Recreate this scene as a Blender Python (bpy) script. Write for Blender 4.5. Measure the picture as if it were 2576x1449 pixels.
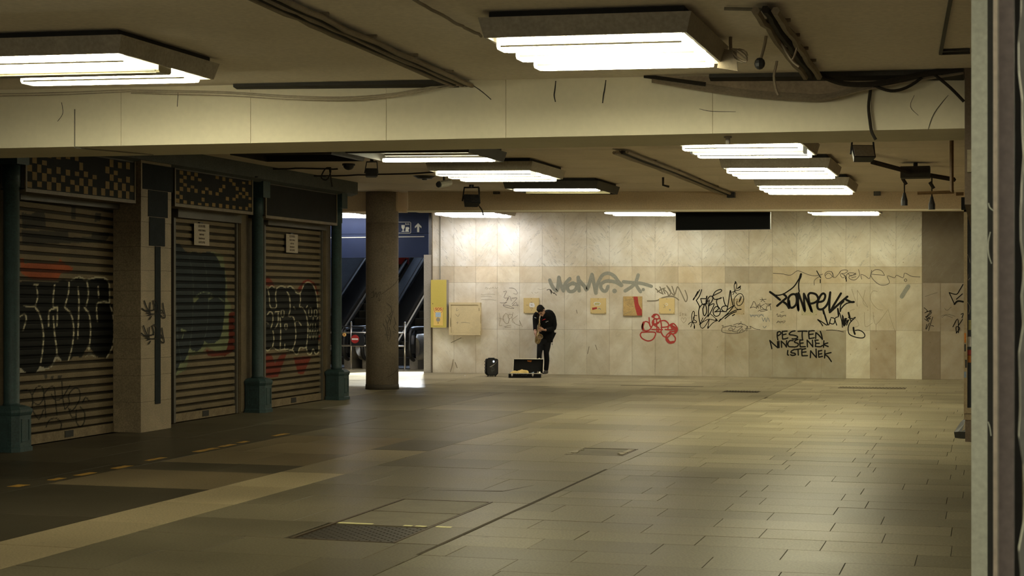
import bpy, math, random
import numpy as np
from mathutils import Vector, Matrix
random.seed(7)
for o in list(bpy.data.objects): bpy.data.objects.remove(o)
SC = bpy.context.scene
COL = SC.collection
R = math.radians
# ------------------------------------------------------------------ camera, world, exposure
F = 4100.0; EYE = 1.85; HY = 745.0; CX = 1288.0
YAW = math.atan(1198 / F); CA, SA = math.cos(YAW), math.sin(YAW)
cam = bpy.data.cameras.new('camera'); camo = bpy.data.objects.new('camera', cam); COL.objects.link(camo)
camo.location = (0, 0, EYE); camo.rotation_euler = (R(90), 0, YAW)
cam.sensor_width = 36; cam.lens = F / 2576 * 36; cam.shift_y = (HY - 724.5) / 2576
cam.clip_start = .1; cam.clip_end = 200
cam.dof.use_dof = True; cam.dof.focus_distance = 37; cam.dof.aperture_fstop = 10
SC.camera = camo
W = bpy.data.worlds.new('world'); SC.world = W; W.use_nodes = True
W.node_tree.nodes['Background'].inputs[0].default_value = (1, .93, .80, 1)
W.node_tree.nodes['Background'].inputs[1].default_value = .12
SC.view_settings.view_transform = 'Standard'; SC.view_settings.look = 'None'
SC.view_settings.exposure = 1.08; SC.view_settings.gamma = 1; SC.view_settings.use_curve_mapping = False
SC.cycles.max_bounces = 8; SC.cycles.diffuse_bounces = 5; SC.cycles.glossy_bounces = 3
SC.cycles.sample_clamp_indirect = 4; SC.cycles.caustics_reflective = False; SC.cycles.caustics_refractive = False
LAMP = 22.0           # radiance of a lit diffuser
FLOOD = 3400.0         # watts of the floodlight in the escalator hall
WARM = (1, .935, .63); COOL = (1, .96, .93); MIDC = (1, .945, .76)

# ------------------------------------------------------------------ photograph to place
def ray(px, py):
    X = (px - CX) / F
    return (X * CA - SA, X * SA + CA, (HY - py) / F)
def fl(px, py, z=0.0):
    r = ray(px, py); t = (z - EYE) / r[2]; return (r[0] * t, r[1] * t, z)
def aty(px, py, y):
    r = ray(px, py); t = y / r[1]; return (r[0] * t, y, EYE + r[2] * t)
def atx(px, py, x):
    r = ray(px, py); t = x / r[0]; return (x, r[1] * t, EYE + r[2] * t)
def proj(x, y, z):
    X = x * CA + y * SA; D = -x * SA + y * CA
    return CX + F * X / D, HY - F * (z - EYE) / D
KS = -0.01799
def zc(x): return 3.914 + KS * (x + 11.045)           # the ceiling falls gently to the right
def ce(px, py, d=0.0):
    r = ray(px, py); t = (3.914 + KS * 11.045 - d - EYE) / (r[2] - KS * r[0])
    return (r[0] * t, r[1] * t, EYE + r[2] * t)

# ------------------------------------------------------------------ materials
def nd(t, k, x=0, y=0): return t.nodes.new(k)
def mat(name, col, rough=.6, metal=0.0, var=.3, scale=2.0, bump=0.0, bscale=40, spec=.4, col2=None, fine=.15, tint=None, coat=0):
    m = bpy.data.materials.new(name); m.use_nodes = True; t = m.node_tree
    b = t.nodes['Principled BSDF']
    b.inputs['Roughness'].default_value = rough; b.inputs['Metallic'].default_value = metal
    b.inputs['Specular IOR Level'].default_value = spec; b.inputs['Coat Weight'].default_value = coat
    g = nd(t, 'ShaderNodeNewGeometry')
    n1 = nd(t, 'ShaderNodeTexNoise'); n1.inputs['Scale'].default_value = scale; n1.inputs['Detail'].default_value = 6; n1.inputs['Roughness'].default_value = .6
    n2 = nd(t, 'ShaderNodeTexNoise'); n2.inputs['Scale'].default_value = bscale; n2.inputs['Detail'].default_value = 3
    t.links.new(g.outputs['Position'], n1.inputs['Vector']); t.links.new(g.outputs['Position'], n2.inputs['Vector'])
    rp = nd(t, 'ShaderNodeValToRGB'); rp.color_ramp.elements[0].position = .3; rp.color_ramp.elements[1].position = .7
    c2 = col2 or tuple(c * (1 - var) for c in col)
    rp.color_ramp.elements[0].color = (*c2, 1); rp.color_ramp.elements[1].color = (*col, 1)
    t.links.new(n1.outputs['Fac'], rp.inputs['Fac'])
    mx = nd(t, 'ShaderNodeMix'); mx.data_type = 'RGBA'; mx.blend_type = 'MULTIPLY'; mx.inputs['Factor'].default_value = 1
    mr = nd(t, 'ShaderNodeMapRange'); mr.inputs['From Min'].default_value = .3; mr.inputs['From Max'].default_value = .7
    mr.inputs['To Min'].default_value = 1 - fine; mr.inputs['To Max'].default_value = 1 + fine * .6
    t.links.new(n2.outputs['Fac'], mr.inputs['Value'])
    t.links.new(rp.outputs['Color'], mx.inputs[6]); t.links.new(mr.outputs['Result'], mx.inputs[7])
    out = mx.outputs[2]
    if tint:
        m2 = nd(t, 'ShaderNodeMix'); m2.data_type = 'RGBA'; m2.blend_type = 'MULTIPLY'; m2.inputs['Factor'].default_value = 1
        if tint == 'object':
            oi = nd(t, 'ShaderNodeObjectInfo'); t.links.new(oi.outputs['Color'], m2.inputs[7])
        else:
            at = nd(t, 'ShaderNodeAttribute'); at.attribute_name = tint; t.links.new(at.outputs['Color'], m2.inputs[7])
        t.links.new(out, m2.inputs[6]); out = m2.outputs[2]
    t.links.new(out, b.inputs['Base Color'])
    if bump:
        bp = nd(t, 'ShaderNodeBump'); bp.inputs['Strength'].default_value = bump; bp.inputs['Distance'].default_value = .01
        t.links.new(n2.outputs['Fac'], bp.inputs['Height']); t.links.new(bp.outputs['Normal'], b.inputs['Normal'])
    return m
def emit(name, col, s):
    m = bpy.data.materials.new(name); m.use_nodes = True; t = m.node_tree; t.nodes.clear()
    e = nd(t, 'ShaderNodeEmission'); e.inputs[0].default_value = (*col, 1); e.inputs[1].default_value = s
    o = nd(t, 'ShaderNodeOutputMaterial'); t.links.new(e.outputs[0], o.inputs[0]); return m
def marble(name, vein, rough=.45):
    """stone slab: object colour is the slab's own tone, its alpha mirrors the veins (book-matched)"""
    m = bpy.data.materials.new(name); m.use_nodes = True; t = m.node_tree; b = t.nodes['Principled BSDF']
    b.inputs['Roughness'].default_value = rough; b.inputs['Specular IOR Level'].default_value = .35
    g = nd(t, 'ShaderNodeNewGeometry'); oi = nd(t, 'ShaderNodeObjectInfo'); sp = nd(t, 'ShaderNodeSeparateXYZ')
    t.links.new(g.outputs['Position'], sp.inputs[0])
    def M(op, a, bb):
        n = nd(t, 'ShaderNodeMath'); n.operation = op
        for i, v in ((0, a), (1, bb)):
            if isinstance(v, (int, float)): n.inputs[i].default_value = v
            else: t.links.new(v, n.inputs[i])
        return n.outputs[0]
    sg = M('SUBTRACT', M('MULTIPLY', oi.outputs['Alpha'], 2.0), 1.0)
    u = M('MULTIPLY', sp.outputs['X'], sg)
    d = M('ADD', M('MULTIPLY', u, .78), M('MULTIPLY', sp.outputs['Z'], -.62))       # across the veins
    l = M('ADD', M('MULTIPLY', u, .62), M('MULTIPLY', sp.outputs['Z'], .78))        # along them
    cb = nd(t, 'ShaderNodeCombineXYZ'); t.links.new(M('MULTIPLY', d, 5.0), cb.inputs[0]); t.links.new(M('MULTIPLY', l, 1.1), cb.inputs[1])
    t.links.new(M('MULTIPLY', oi.outputs['Random'], 20.0), cb.inputs[2])
    n = nd(t, 'ShaderNodeTexNoise'); n.inputs['Scale'].default_value = 1.5; n.inputs['Detail'].default_value = 7; n.inputs['Distortion'].default_value = .5
    t.links.new(cb.outputs[0], n.inputs['Vector'])
    a = M('ABSOLUTE', M('SUBTRACT', n.outputs['Fac'], .5), 0)
    mr = nd(t, 'ShaderNodeMapRange'); mr.inputs['From Min'].default_value = 0; mr.inputs['From Max'].default_value = .010
    mr.inputs['To Min'].default_value = vein; mr.inputs['To Max'].default_value = 0; t.links.new(a, mr.inputs['Value'])
    n3 = nd(t, 'ShaderNodeTexNoise'); n3.inputs['Scale'].default_value = 1.3; n3.inputs['Detail'].default_value = 7; n3.inputs['Roughness'].default_value = .65
    t.links.new(g.outputs['Position'], n3.inputs['Vector'])
    r3 = nd(t, 'ShaderNodeValToRGB'); r3.color_ramp.elements[0].position = .32; r3.color_ramp.elements[1].position = .62
    r3.color_ramp.elements[0].color = (.78, .72, .62, 1); r3.color_ramp.elements[1].color = (1, 1, 1, 1); t.links.new(n3.outputs['Fac'], r3.inputs['Fac'])
    # soft wide bands along the veins
    n4 = nd(t, 'ShaderNodeTexNoise'); n4.inputs['Scale'].default_value = .8; n4.inputs['Detail'].default_value = 4; t.links.new(cb.outputs[0], n4.inputs['Vector'])
    r4 = nd(t, 'ShaderNodeValToRGB'); r4.color_ramp.elements[0].position = .35; r4.color_ramp.elements[1].position = .65
    r4.color_ramp.elements[0].color = (.91, .89, .85, 1); r4.color_ramp.elements[1].color = (1.02, 1.02, 1, 1); t.links.new(n4.outputs['Fac'], r4.inputs['Fac'])
    # small specks of dirt
    n5 = nd(t, 'ShaderNodeTexNoise'); n5.inputs['Scale'].default_value = 14; n5.inputs['Detail'].default_value = 5; t.links.new(g.outputs['Position'], n5.inputs['Vector'])
    r5 = nd(t, 'ShaderNodeValToRGB'); r5.color_ramp.elements[0].position = .24; r5.color_ramp.elements[1].position = .30
    r5.color_ramp.elements[0].color = (.55, .47, .36, 1); r5.color_ramp.elements[1].color = (1, 1, 1, 1); t.links.new(n5.outputs['Fac'], r5.inputs['Fac'])
    out = oi.outputs['Color']
    for src in (r3.outputs[0], r4.outputs[0], r5.outputs[0]):
        mm = nd(t, 'ShaderNodeMix'); mm.data_type = 'RGBA'; mm.blend_type = 'MULTIPLY'; mm.inputs['Factor'].default_value = 1
        t.links.new(out, mm.inputs[6]); t.links.new(src, mm.inputs[7]); out = mm.outputs[2]
    mm = nd(t, 'ShaderNodeMix'); mm.data_type = 'RGBA'; t.links.new(mr.outputs['Result'], mm.inputs['Factor'])
    t.links.new(out, mm.inputs[6]); mm.inputs[7].default_value = (.26, .26, .24, 1)
    t.links.new(mm.outputs[2], b.inputs['Base Color']); return m
def painted(name):
    """shutter slats: paint colour baked per vertex, dirt from noise"""
    m = mat(name, (1, 1, 1), .75, 0, .3, 2.2, .05, 60, tint='paint', fine=.2, spec=.12); return m
def floorstone(name, tint):
    m = bpy.data.materials.new(name); m.use_nodes = True; t = m.node_tree; b = t.nodes['Principled BSDF']
    b.inputs['Specular IOR Level'].default_value = .010
    g = nd(t, 'ShaderNodeNewGeometry')
    def noise(s, d, lo, hi, p0=.3, p1=.7):
        n = nd(t, 'ShaderNodeTexNoise'); n.inputs['Scale'].default_value = s; n.inputs['Detail'].default_value = d
        t.links.new(g.outputs['Position'], n.inputs['Vector'])
        r = nd(t, 'ShaderNodeMapRange'); r.inputs['From Min'].default_value = p0; r.inputs['From Max'].default_value = p1
        r.inputs['To Min'].default_value = lo; r.inputs['To Max'].default_value = hi; t.links.new(n.outputs['Fac'], r.inputs['Value'])
        return r.outputs[0]
    if tint == 'object':
        oi = nd(t, 'ShaderNodeObjectInfo'); out = oi.outputs['Color']
    else:
        at = nd(t, 'ShaderNodeAttribute'); at.attribute_name = tint; out = at.outputs['Color']
    for s in (noise(.55, 6, .72, 1.12), noise(55, 3, .72, 1.25), noise(9, 6, .6, 1.0, .24, .34)):
        mm = nd(t, 'ShaderNodeMix'); mm.data_type = 'RGBA'; mm.blend_type = 'MULTIPLY'; mm.inputs['Factor'].default_value = 1
        t.links.new(out, mm.inputs[6]); t.links.new(s, mm.inputs[7]); out = mm.outputs[2]
    t.links.new(out, b.inputs['Base Color'])
    t.links.new(noise(1.1, 3, .33, .39), b.inputs['Roughness'])
    return m
MT = dict(
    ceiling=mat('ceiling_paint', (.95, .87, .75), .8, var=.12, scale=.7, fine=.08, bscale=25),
    ceilingb=mat('ceiling_paint_dark', (.66, .57, .46), .8, var=.15, scale=.8, fine=.06, bscale=25), beam=mat('beam_paint', (.84, .78, .60), .7, var=.12, scale=.8, fine=.03, bscale=18),
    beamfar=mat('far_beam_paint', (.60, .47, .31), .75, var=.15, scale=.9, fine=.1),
    dark=mat('soot', (.02, .018, .015), .8), black=mat('black_plastic', (.012, .012, .013), .45, var=.1),
    blackm=mat('black_matte', (.009, .009, .010), .9, var=.2, spec=.2), rubber=mat('black_rubber', (.01, .01, .01), .35, var=.1, spec=.6),
    cable=mat('cable_grey', (.30, .245, .17), .7, var=.3), cabled=mat('cable_dark', (.035, .030, .024), .8, spec=.2), cablel=mat('cable_dusty', (.52, .45, .33), .8),
    lampbox=mat('lamp_housing', (.36, .32, .25), .6, var=.2, scale=5, fine=.15), lampdark=mat('lamp_housing_dark', (.04, .035, .028), .6, var=.3, scale=6),
    lampin=mat('lamp_reflector', (.35, .33, .27), .5, var=.2), dead=mat('dead_diffuser', (.42, .38, .24), .3, var=.2),
    teal=mat('teal_paint', (.021, .045, .047), .6, var=.35, scale=5, bump=.15, bscale=45, fine=.3),
    stonep=mat('limestone', (.25, .195, .125), .7, var=.3, scale=2.5, bump=.1, bscale=70, fine=.35),
    slate=mat('slate_strip', (.014, .017, .019), .8, spec=.1, var=.3, scale=6),
    shopwall=mat('shop_wall', (.13, .105, .075), .8, var=.3), jamb=mat('jamb_paint', (.13, .10, .062), .7, var=.35, scale=4, spec=.15), signfr=mat('sign_edge', (.14, .108, .064), .6, var=.3, scale=5), tan=mat('tan_frame', (.34, .26, .155), .55, var=.35, scale=4),
    fascia=mat('fascia', (.065, .075, .073), .7, var=.3, scale=4, fine=.3), boxdark=mat('shutter_box', (.085, .075, .06), .6),
    signdk=mat('sign_face_dark', (.012, .012, .011), .7, var=.3, scale=6, spec=.1), yel=mat('yellow_film', (.17, .098, .010), .7, var=.3, scale=8),
    slat=painted('painted_slat'), paper=mat('notice_paper', (.33, .275, .21), .7, var=.15), ink=mat('notice_ink', (.06, .035, .02), .8),
    conc=mat('pillar_concrete', (.24, .195, .145), .75, var=.3, scale=1.6, bump=.08, fine=.25), concd=mat('pillar_dirt', (.06, .048, .035), .8),
    steel=mat('brushed_steel', (.62, .58, .52), .28, 1.0, var=.15, scale=3, fine=.1), steeld=mat('dark_steel', (.16, .17, .18), .4, .8, var=.25),
    glassd=mat('dark_panel', (.018, .020, .024), .25, var=.2, spec=.5), step=mat('escalator_step', (.10, .095, .085), .45, .6),
    blue=mat('blue_panel', (.010, .018, .050), .6, var=.25, scale=1.2, spec=.2, fine=.05), white=mat('sign_white', (.40, .40, .34), .6, var=.05),
    bluegrey=mat('bluegrey_deck', (.20, .25, .33), .5, .1, var=.2), red=mat('red_paint', (.45, .03, .03), .5), 
    syel=mat('sos_yellow', (.60, .49, .12), .45, var=.06, scale=2, fine=.03), syel2=mat('sos_plate', (.82, .58, .18), .5, var=.05, fine=.03), grey=mat('grey_metal', (.36, .33, .29), .5, var=.15),
    jbox=mat('cream_metal', (.72, .60, .36), .5, var=.14, scale=4, fine=.05), plate=mat('yellow_plate', (.66, .51, .24), .5, var=.06, scale=3, fine=.04),
    ply=mat('plywood', (.55, .38, .16), .7, var=.3, scale=7), tanplate=mat('faded_plate', (.50, .40, .24), .7, var=.15, scale=5), faint=mat('faint_plate', (.47, .42, .26), .6, var=.08),
    redp=mat('red_spray', (.42, .045, .035), .6, var=.15), blk=mat('black_spray', (.012, .011, .010), .7, var=.1, spec=.1), blkt=mat('thin_black', (.075, .065, .05), .6, var=.2),
    greyp=mat('grey_spray', (.30, .30, .25), .7, var=.12), brp=mat('brown_spray', (.22, .19, .13), .7, var=.12), pen=mat('pen_line', (.38, .32, .22), .8), pend=mat('pen_dark', (.25, .22, .20), .8),
    bluep=mat('blue_pen', (.26, .29, .30), .8), wht=mat('white_sticker', (.75, .74, .72), .6, var=.05), lblue=mat('pale_blue', (.42, .55, .70), .5, var=.05),
    skin=mat('skin', (.44, .25, .17), .5, var=.12, scale=12, fine=.06), hair=mat('hair_dark', (.007, .006, .005), .75, spec=.2), jacket=mat('black_jacket', (.0055, .0055, .006), .9, var=.3, scale=8, spec=.15),
    jeans=mat('black_jeans', (.008, .008, .009), .85, var=.35, spec=.2, scale=6), shoe=mat('shoe_canvas', (.06, .055, .05), .8), sole=mat('shoe_sole', (.62, .57, .47), .6),
    brass=mat('brass', (.48, .36, .19), .36, 1.0, var=.25, scale=20), brassd=mat('brass_inside', (.10, .06, .025), .4, .6), white_mp=mat('mouthpiece_pale', (.70, .66, .52), .35),
    hank=mat('red_cloth', (.55, .02, .03), .7), cloth=mat('yellow_cloth', (.78, .58, .20), .85, var=.12, scale=12), velvet=mat('case_lining', (.012, .012, .013), .95), orange=mat('orange_tag', (.55, .18, .02), .6),
    rust=mat('rusty_plate', (.032, .026, .018), .5, 0, spec=.05, var=.4, scale=5, bump=.3, bscale=35), iron=mat('iron_edge', (.06, .042, .025), .6, 0, var=.4, scale=8, spec=.1),
    lid=mat('lid_stone', (.125, .108, .075), .5, var=.25, scale=3, spec=.02), lidl=mat('lid_pale', (.26, .23, .17), .55, var=.25, scale=7, bump=.3, bscale=50, spec=.05), ypaint=mat('yellow_paint', (.30, .165, .02), .6, var=.3, scale=20), ypale=mat('pale_yellow_paint', (.52, .49, .22), .6, var=.2, scale=15),
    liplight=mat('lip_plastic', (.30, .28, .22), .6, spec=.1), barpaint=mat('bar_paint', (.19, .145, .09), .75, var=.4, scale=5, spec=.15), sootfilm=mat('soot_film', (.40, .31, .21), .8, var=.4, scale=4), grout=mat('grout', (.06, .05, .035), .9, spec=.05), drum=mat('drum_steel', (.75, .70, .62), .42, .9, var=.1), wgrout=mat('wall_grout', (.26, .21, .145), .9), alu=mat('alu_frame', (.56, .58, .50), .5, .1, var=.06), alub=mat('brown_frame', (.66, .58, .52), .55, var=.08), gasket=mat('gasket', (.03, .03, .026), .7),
    wallr=mat('brown_wall', (.16, .12, .085), .8, var=.3), tsign=mat('black_sign', (.008, .009, .010), .7, var=.1, spec=.1), trash=mat('trash_bag', (.02, .02, .018), .5), card=mat('cardboard', (.34, .29, .20), .8),
    whitecable=mat('pale_cable', (.26, .24, .19), .6), orangepipe=mat('rusty_bracket', (.30, .19, .09), .6),
)
MT['marblew'] = marble('white_marble', .55); MT['marbleb'] = marble('beige_marble', .22, .5)
MT['tile'] = floorstone('floor_stone', 'object'); MT['tilem'] = floorstone('floor_stone_joined', 'tint')

# ------------------------------------------------------------------ mesh building
WM = {}
def wm(o): return WM.get(o.name, Matrix.Identity(4))
class MB:
    def __init__(s): s.v = []; s.f = []
    def add(s, vs, fs):
        n = len(s.v); s.v += [tuple(p) for p in vs]; s.f += [tuple(i + n for i in f) for f in fs]; return s
    def box(s, x0, x1, y0, y1, z0, z1):
        return s.hexa([(x0, y0, z0), (x1, y0, z0), (x1, y1, z0), (x0, y1, z0), (x0, y0, z1), (x1, y0, z1), (x1, y1, z1), (x0, y1, z1)])
    def hexa(s, p): return s.add(p, [(0, 3, 2, 1), (4, 5, 6, 7), (0, 1, 5, 4), (1, 2, 6, 5), (2, 3, 7, 6), (3, 0, 4, 7)])
    def prism(s, poly, ax, a, b):
        """extrude a 2-D outline along axis ax (0,1,2) from a to b"""
        def P(p, k):
            return (k, p[0], p[1]) if ax == 0 else (p[0], k, p[1]) if ax == 1 else (p[0], p[1], k)
        n = len(poly); vs = [P(p, a) for p in poly] + [P(p, b) for p in poly]
        fs = [(i, (i + 1) % n, n + (i + 1) % n, n + i) for i in range(n)] + [tuple(range(n))[::-1], tuple(range(n, 2 * n))]
        return s.add(vs, fs)
    def tube(s, pts, r, n=6, closed=False, cap=True, flat=1.0, up=None):
        pts = [Vector(p) for p in pts]; m = len(pts)
        rs = list(r) if isinstance(r, (list, tuple)) else [r] * m
        vs = []; prev = Vector(up) if up else None
        for i, p in enumerate(pts):
            if closed: d = pts[(i + 1) % m] - pts[i - 1]
            else: d = pts[min(i + 1, m - 1)] - pts[max(i - 1, 0)]
            d = d.normalized() if d.length > 1e-9 else Vector((0, 0, 1))
            if prev is None: prev = Vector((0, 0, 1)) if abs(d.z) < .9 else Vector((0, 1, 0))
            a = d.cross(prev)
            if a.length < 1e-6: a = d.orthogonal()
            a.normalize(); b = a.cross(d).normalized(); prev = b
            for k in range(n):
                t = 2 * math.pi * k / n; vs.append(p + (a * math.cos(t) + b * math.sin(t) * flat) * rs[i])
        fs = []
        for i in range(m if closed else m - 1):
            j = (i + 1) % m
            for k in range(n):
                k2 = (k + 1) % n; fs.append((i * n + k, i * n + k2, j * n + k2, j * n + k))
        if cap and not closed: fs += [tuple(range(n))[::-1], tuple(range((m - 1) * n, m * n))]
        return s.add(vs, fs)
    def loft(s, rings, n=16):
        """rings: (cx, cy, cz, rx, ry) horizontal ellipses"""
        vs = []
        for (cx, cy, cz, rx, ry) in rings:
            for k in range(n):
                t = 2 * math.pi * k / n; vs.append((cx + rx * math.cos(t), cy + ry * math.sin(t), cz))
        fs = [(i * n + k, i * n + (k + 1) % n, (i + 1) * n + (k + 1) % n, (i + 1) * n + k) for i in range(len(rings) - 1) for k in range(n)]
        fs += [tuple(range(n))[::-1], tuple(range((len(rings) - 1) * n, len(rings) * n))]
        return s.add(vs, fs)
    def ball(s, c, rx, ry, rz, n=12, m=8, rot=None):
        vs = []; c = Vector(c)
        for i in range(m + 1):
            a = math.pi * i / m
            for k in range(n):
                t = 2 * math.pi * k / n
                p = Vector((rx * math.sin(a) * math.cos(t), ry * math.sin(a) * math.sin(t), rz * math.cos(a)))
                if rot is not None: p = rot @ p
                vs.append(c + p)
        fs = [(i * n + k, (i + 1) * n + k, (i + 1) * n + (k + 1) % n, i * n + (k + 1) % n) for i in range(m) for k in range(n)]
        return s.add(vs, fs)
    def build(s, name, m, parent=None, label=None, cat=None, group=None, kind=None, smooth=False, color=None, world=True):
        me = bpy.data.meshes.new(name)
        vs = s.v
        if parent is not None and world:
            inv = wm(parent).inverted(); vs = [inv @ Vector(p) for p in vs]
        me.from_pydata(vs, [], s.f); me.update()
        if m is not None: me.materials.append(MT[m] if isinstance(m, str) else m)
        if smooth: me.polygons.foreach_set('use_smooth', [True] * len(me.polygons))
        return link(name, me, parent, label, cat, group, kind, color)
def link(name, data, parent=None, label=None, cat=None, group=None, kind=None, color=None):
    o = bpy.data.objects.new(name, data); COL.objects.link(o)
    if parent is not None: o.parent = parent; WM[o.name] = wm(parent)
    if label: o['label'] = label
    if cat: o['category'] = cat
    if group: o['group'] = group
    if kind: o['kind'] = kind
    if color: o.color = color
    return o
def thing(name, label, cat, loc=(0, 0, 0), rz=0.0, group=None, M=None):
    o = bpy.data.objects.new(name, None); COL.objects.link(o)
    m = M if M is not None else Matrix.Translation(loc) @ Matrix.Rotation(rz, 4, 'Z')
    o.matrix_world = m; WM[o.name] = m
    o['label'] = label; o['category'] = cat
    if group: o['group'] = group
    o.empty_display_size = .1
    return o
def copy_tree(o, parent=None):
    c = o.copy(); COL.objects.link(c); WM[c.name] = wm(o)
    if parent is not None: c.parent = parent
    for ch in list(o.children): copy_tree(ch, c)
    return c
def text(name, s, size, M, m, parent=None, align='LEFT', kind=None, sx=1.0, bold=0.0):
    cu = bpy.data.curves.new(name, 'FONT'); cu.body = s; cu.size = size; cu.align_x = align; cu.extrude = .0006; cu.offset = bold; cu.resolution_u = 3
    tmp = bpy.data.objects.new(name, cu); me = bpy.data.meshes.new_from_object(tmp); me.name = name; me.materials.clear(); me.materials.append(MT[m]); bpy.data.objects.remove(tmp)
    o = bpy.data.objects.new(name, me); COL.objects.link(o)
    mm = M @ Matrix.Diagonal((sx, 1, 1, 1))
    if parent is not None:
        o.parent = parent; o.matrix_parent_inverse = Matrix.Identity(4); o.matrix_local = wm(parent).inverted() @ mm
    else: o.matrix_world = mm
    return o
FACE_Y = Matrix.Rotation(R(90), 4, 'X')                                   # text on a wall that faces -y
FACE_X = Matrix.Rotation(R(90), 4, 'Z') @ Matrix.Rotation(R(90), 4, 'X')  # text on a front that faces +x

def smooth_path(pts, sub=4):
    if len(pts) < 3: return pts
    out = []; n = len(pts)
    for i in range(n - 1):
        p0 = pts[max(i - 1, 0)]; p1 = pts[i]; p2 = pts[i + 1]; p3 = pts[min(i + 2, n - 1)]
        for k in range(sub):
            t = k / sub; t2 = t * t; t3 = t2 * t
            out.append(tuple(.5 * (2 * p1[d] + (p2[d] - p0[d]) * t + (2 * p0[d] - 5 * p1[d] + 4 * p2[d] - p3[d]) * t2 + (3 * p1[d] - p0[d] - 3 * p2[d] + p3[d]) * t3) for d in range(len(p1))))
    out.append(pts[-1]); return out
def zoomed(x0, y0, sc, spec):
    """strokes read off an enlarged view: 'x,y x,y ...; x,y ...' -> photograph coordinates"""
    res = []
    for st in spec.split(';'):
        st = st.split()
        if st: res.append([(x0 + float(a.split(',')[0]) / sc, y0 + float(a.split(',')[1]) / sc) for a in st])
    return res
def ribbon(mb, pts, w, mapper, lift, smooth=True, taper=False):
    """a flat painted stroke w px wide, laid on a surface by mapper(px, py, lift)"""
    if smooth: pts = smooth_path(pts, 4)
    n = len(pts); L = []; Rr = []
    for i in range(n):
        a = pts[max(i - 1, 0)]; b = pts[min(i + 1, n - 1)]
        dx, dy = b[0] - a[0], b[1] - a[1]; l = math.hypot(dx, dy) or 1
        ww = w / 2 * (1 if not taper else .35 + .65 * math.sin(math.pi * (i + .5) / n) ** .5)
        nx, ny = -dy / l * ww, dx / l * ww
        L.append((pts[i][0] + nx, pts[i][1] + ny)); Rr.append((pts[i][0] - nx, pts[i][1] - ny))
    vs = [mapper(p[0], p[1], lift) for p in L] + [mapper(p[0], p[1], lift) for p in Rr]
    fs = [(i, i + 1, n + i + 1, n + i) for i in range(n - 1)]
    mb.add(vs, fs)
    for e in (0, n - 1):                                                   # round ends
        c = pts[e]; k = 8
        mb.add([mapper(c[0] + w / 2 * math.cos(2 * math.pi * q / k), c[1] + w / 2 * math.sin(2 * math.pi * q / k), lift + (.0002 if e == 0 else .00032)) for q in range(k)], [tuple(range(k))])
LIFT = [0.0]
def tag_strokes(name, strokes, w, mapper, m, parent, label=None, smooth=True, taper=False):
    mb = MB()
    for s in strokes:
        LIFT[0] = (LIFT[0] + .0004) % .006
        ribbon(mb, s, w, mapper, .0012 + LIFT[0], smooth, taper)
    return mb.build(name, m, parent, label=label)
def jit(a): return random.uniform(-a, a)
# ------------------------------------------------------------------ floor
WY = 37.28                                                              # face of the marble wall
floor = MB().box(-20, 3, -3, 48, -.3, -.012).build('floor', 'grout', kind='structure')
tiles = []                                                              # (cx, cy, lx, ly, colour)
def rows(x0, x1, y0, y1, lx, ly, col, jitter=.12, stagger=True):
    y = y0; r = 0
    while y < y1 - .05:
        h = min(ly, y1 - y); x = x0 - (random.random() * lx if stagger else 0)
        while x < x1 - .03:
            a = max(x, x0); b = min(x + lx, x1)
            if b - a > .05:
                k = (1 + random.uniform(-jitter, jitter)) * (.72 + 1.5 * min(1, max(0, (y - 10) / 20)) + .7 * min(1, max(0, (y - 27) / 6)))   # colour brightens with depth, painting in the marble wall's reflection
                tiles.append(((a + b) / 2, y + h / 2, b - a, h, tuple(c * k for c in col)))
            x += lx
        y += h; r += 1
PALE = (.125, .110, .074); MID = (.115, .099, .066); STRIP = (.23, .186, .114); DK = (.045, .038, .026); BRN = (.112, .087, .051)
MID2 = (.070, .060, .040)
M1 = (-5.13, -4.27, 11.48, 14.0)                                        # big access cover
M2 = (-4.76, -4.06, 18.45, 19.34)                                       # broken square cover
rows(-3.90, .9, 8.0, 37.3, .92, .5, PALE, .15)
def cut(rect, holes, col, lx, ly, jitter=.1):
    """fill rect with slabs, leaving the holes free"""
    x0, x1, y0, y1 = rect; hs = [h for h in holes if h[0] < x1 and h[1] > x0 and h[2] < y1 and h[3] > y0]
    if not hs: rows(x0, x1, y0, y1, lx, ly, col, jitter * 1.4); return
    h = hs[0]; rest = hs[1:]
    if h[2] - y0 > .05: cut((x0, x1, y0, h[2]), rest, col, lx, ly, jitter)
    if y1 - h[3] > .05: cut((x0, x1, h[3], y1), rest, col, lx, ly, jitter)
    a, b = max(y0, h[2]), min(y1, h[3])
    if h[0] - x0 > .05: cut((x0, h[0], a, b), rest, col, lx, ly, jitter)
    if x1 - h[1] > .05: cut((h[1], x1, a, b), rest, col, lx, ly, jitter)
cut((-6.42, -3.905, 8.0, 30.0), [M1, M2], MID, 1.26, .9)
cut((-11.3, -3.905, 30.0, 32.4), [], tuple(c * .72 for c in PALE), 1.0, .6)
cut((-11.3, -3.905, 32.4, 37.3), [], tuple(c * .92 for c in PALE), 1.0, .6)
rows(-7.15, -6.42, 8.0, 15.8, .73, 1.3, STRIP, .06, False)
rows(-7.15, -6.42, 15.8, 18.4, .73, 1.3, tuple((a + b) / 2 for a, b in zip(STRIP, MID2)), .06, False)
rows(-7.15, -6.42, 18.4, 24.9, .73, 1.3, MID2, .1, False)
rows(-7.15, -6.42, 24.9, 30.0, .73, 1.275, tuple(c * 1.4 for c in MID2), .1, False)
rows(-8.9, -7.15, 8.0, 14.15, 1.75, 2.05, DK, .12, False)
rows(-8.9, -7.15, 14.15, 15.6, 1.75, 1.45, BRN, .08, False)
rows(-8.9, -7.15, 15.6, 16.4, 1.0, .8, DK, .2, False)
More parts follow.
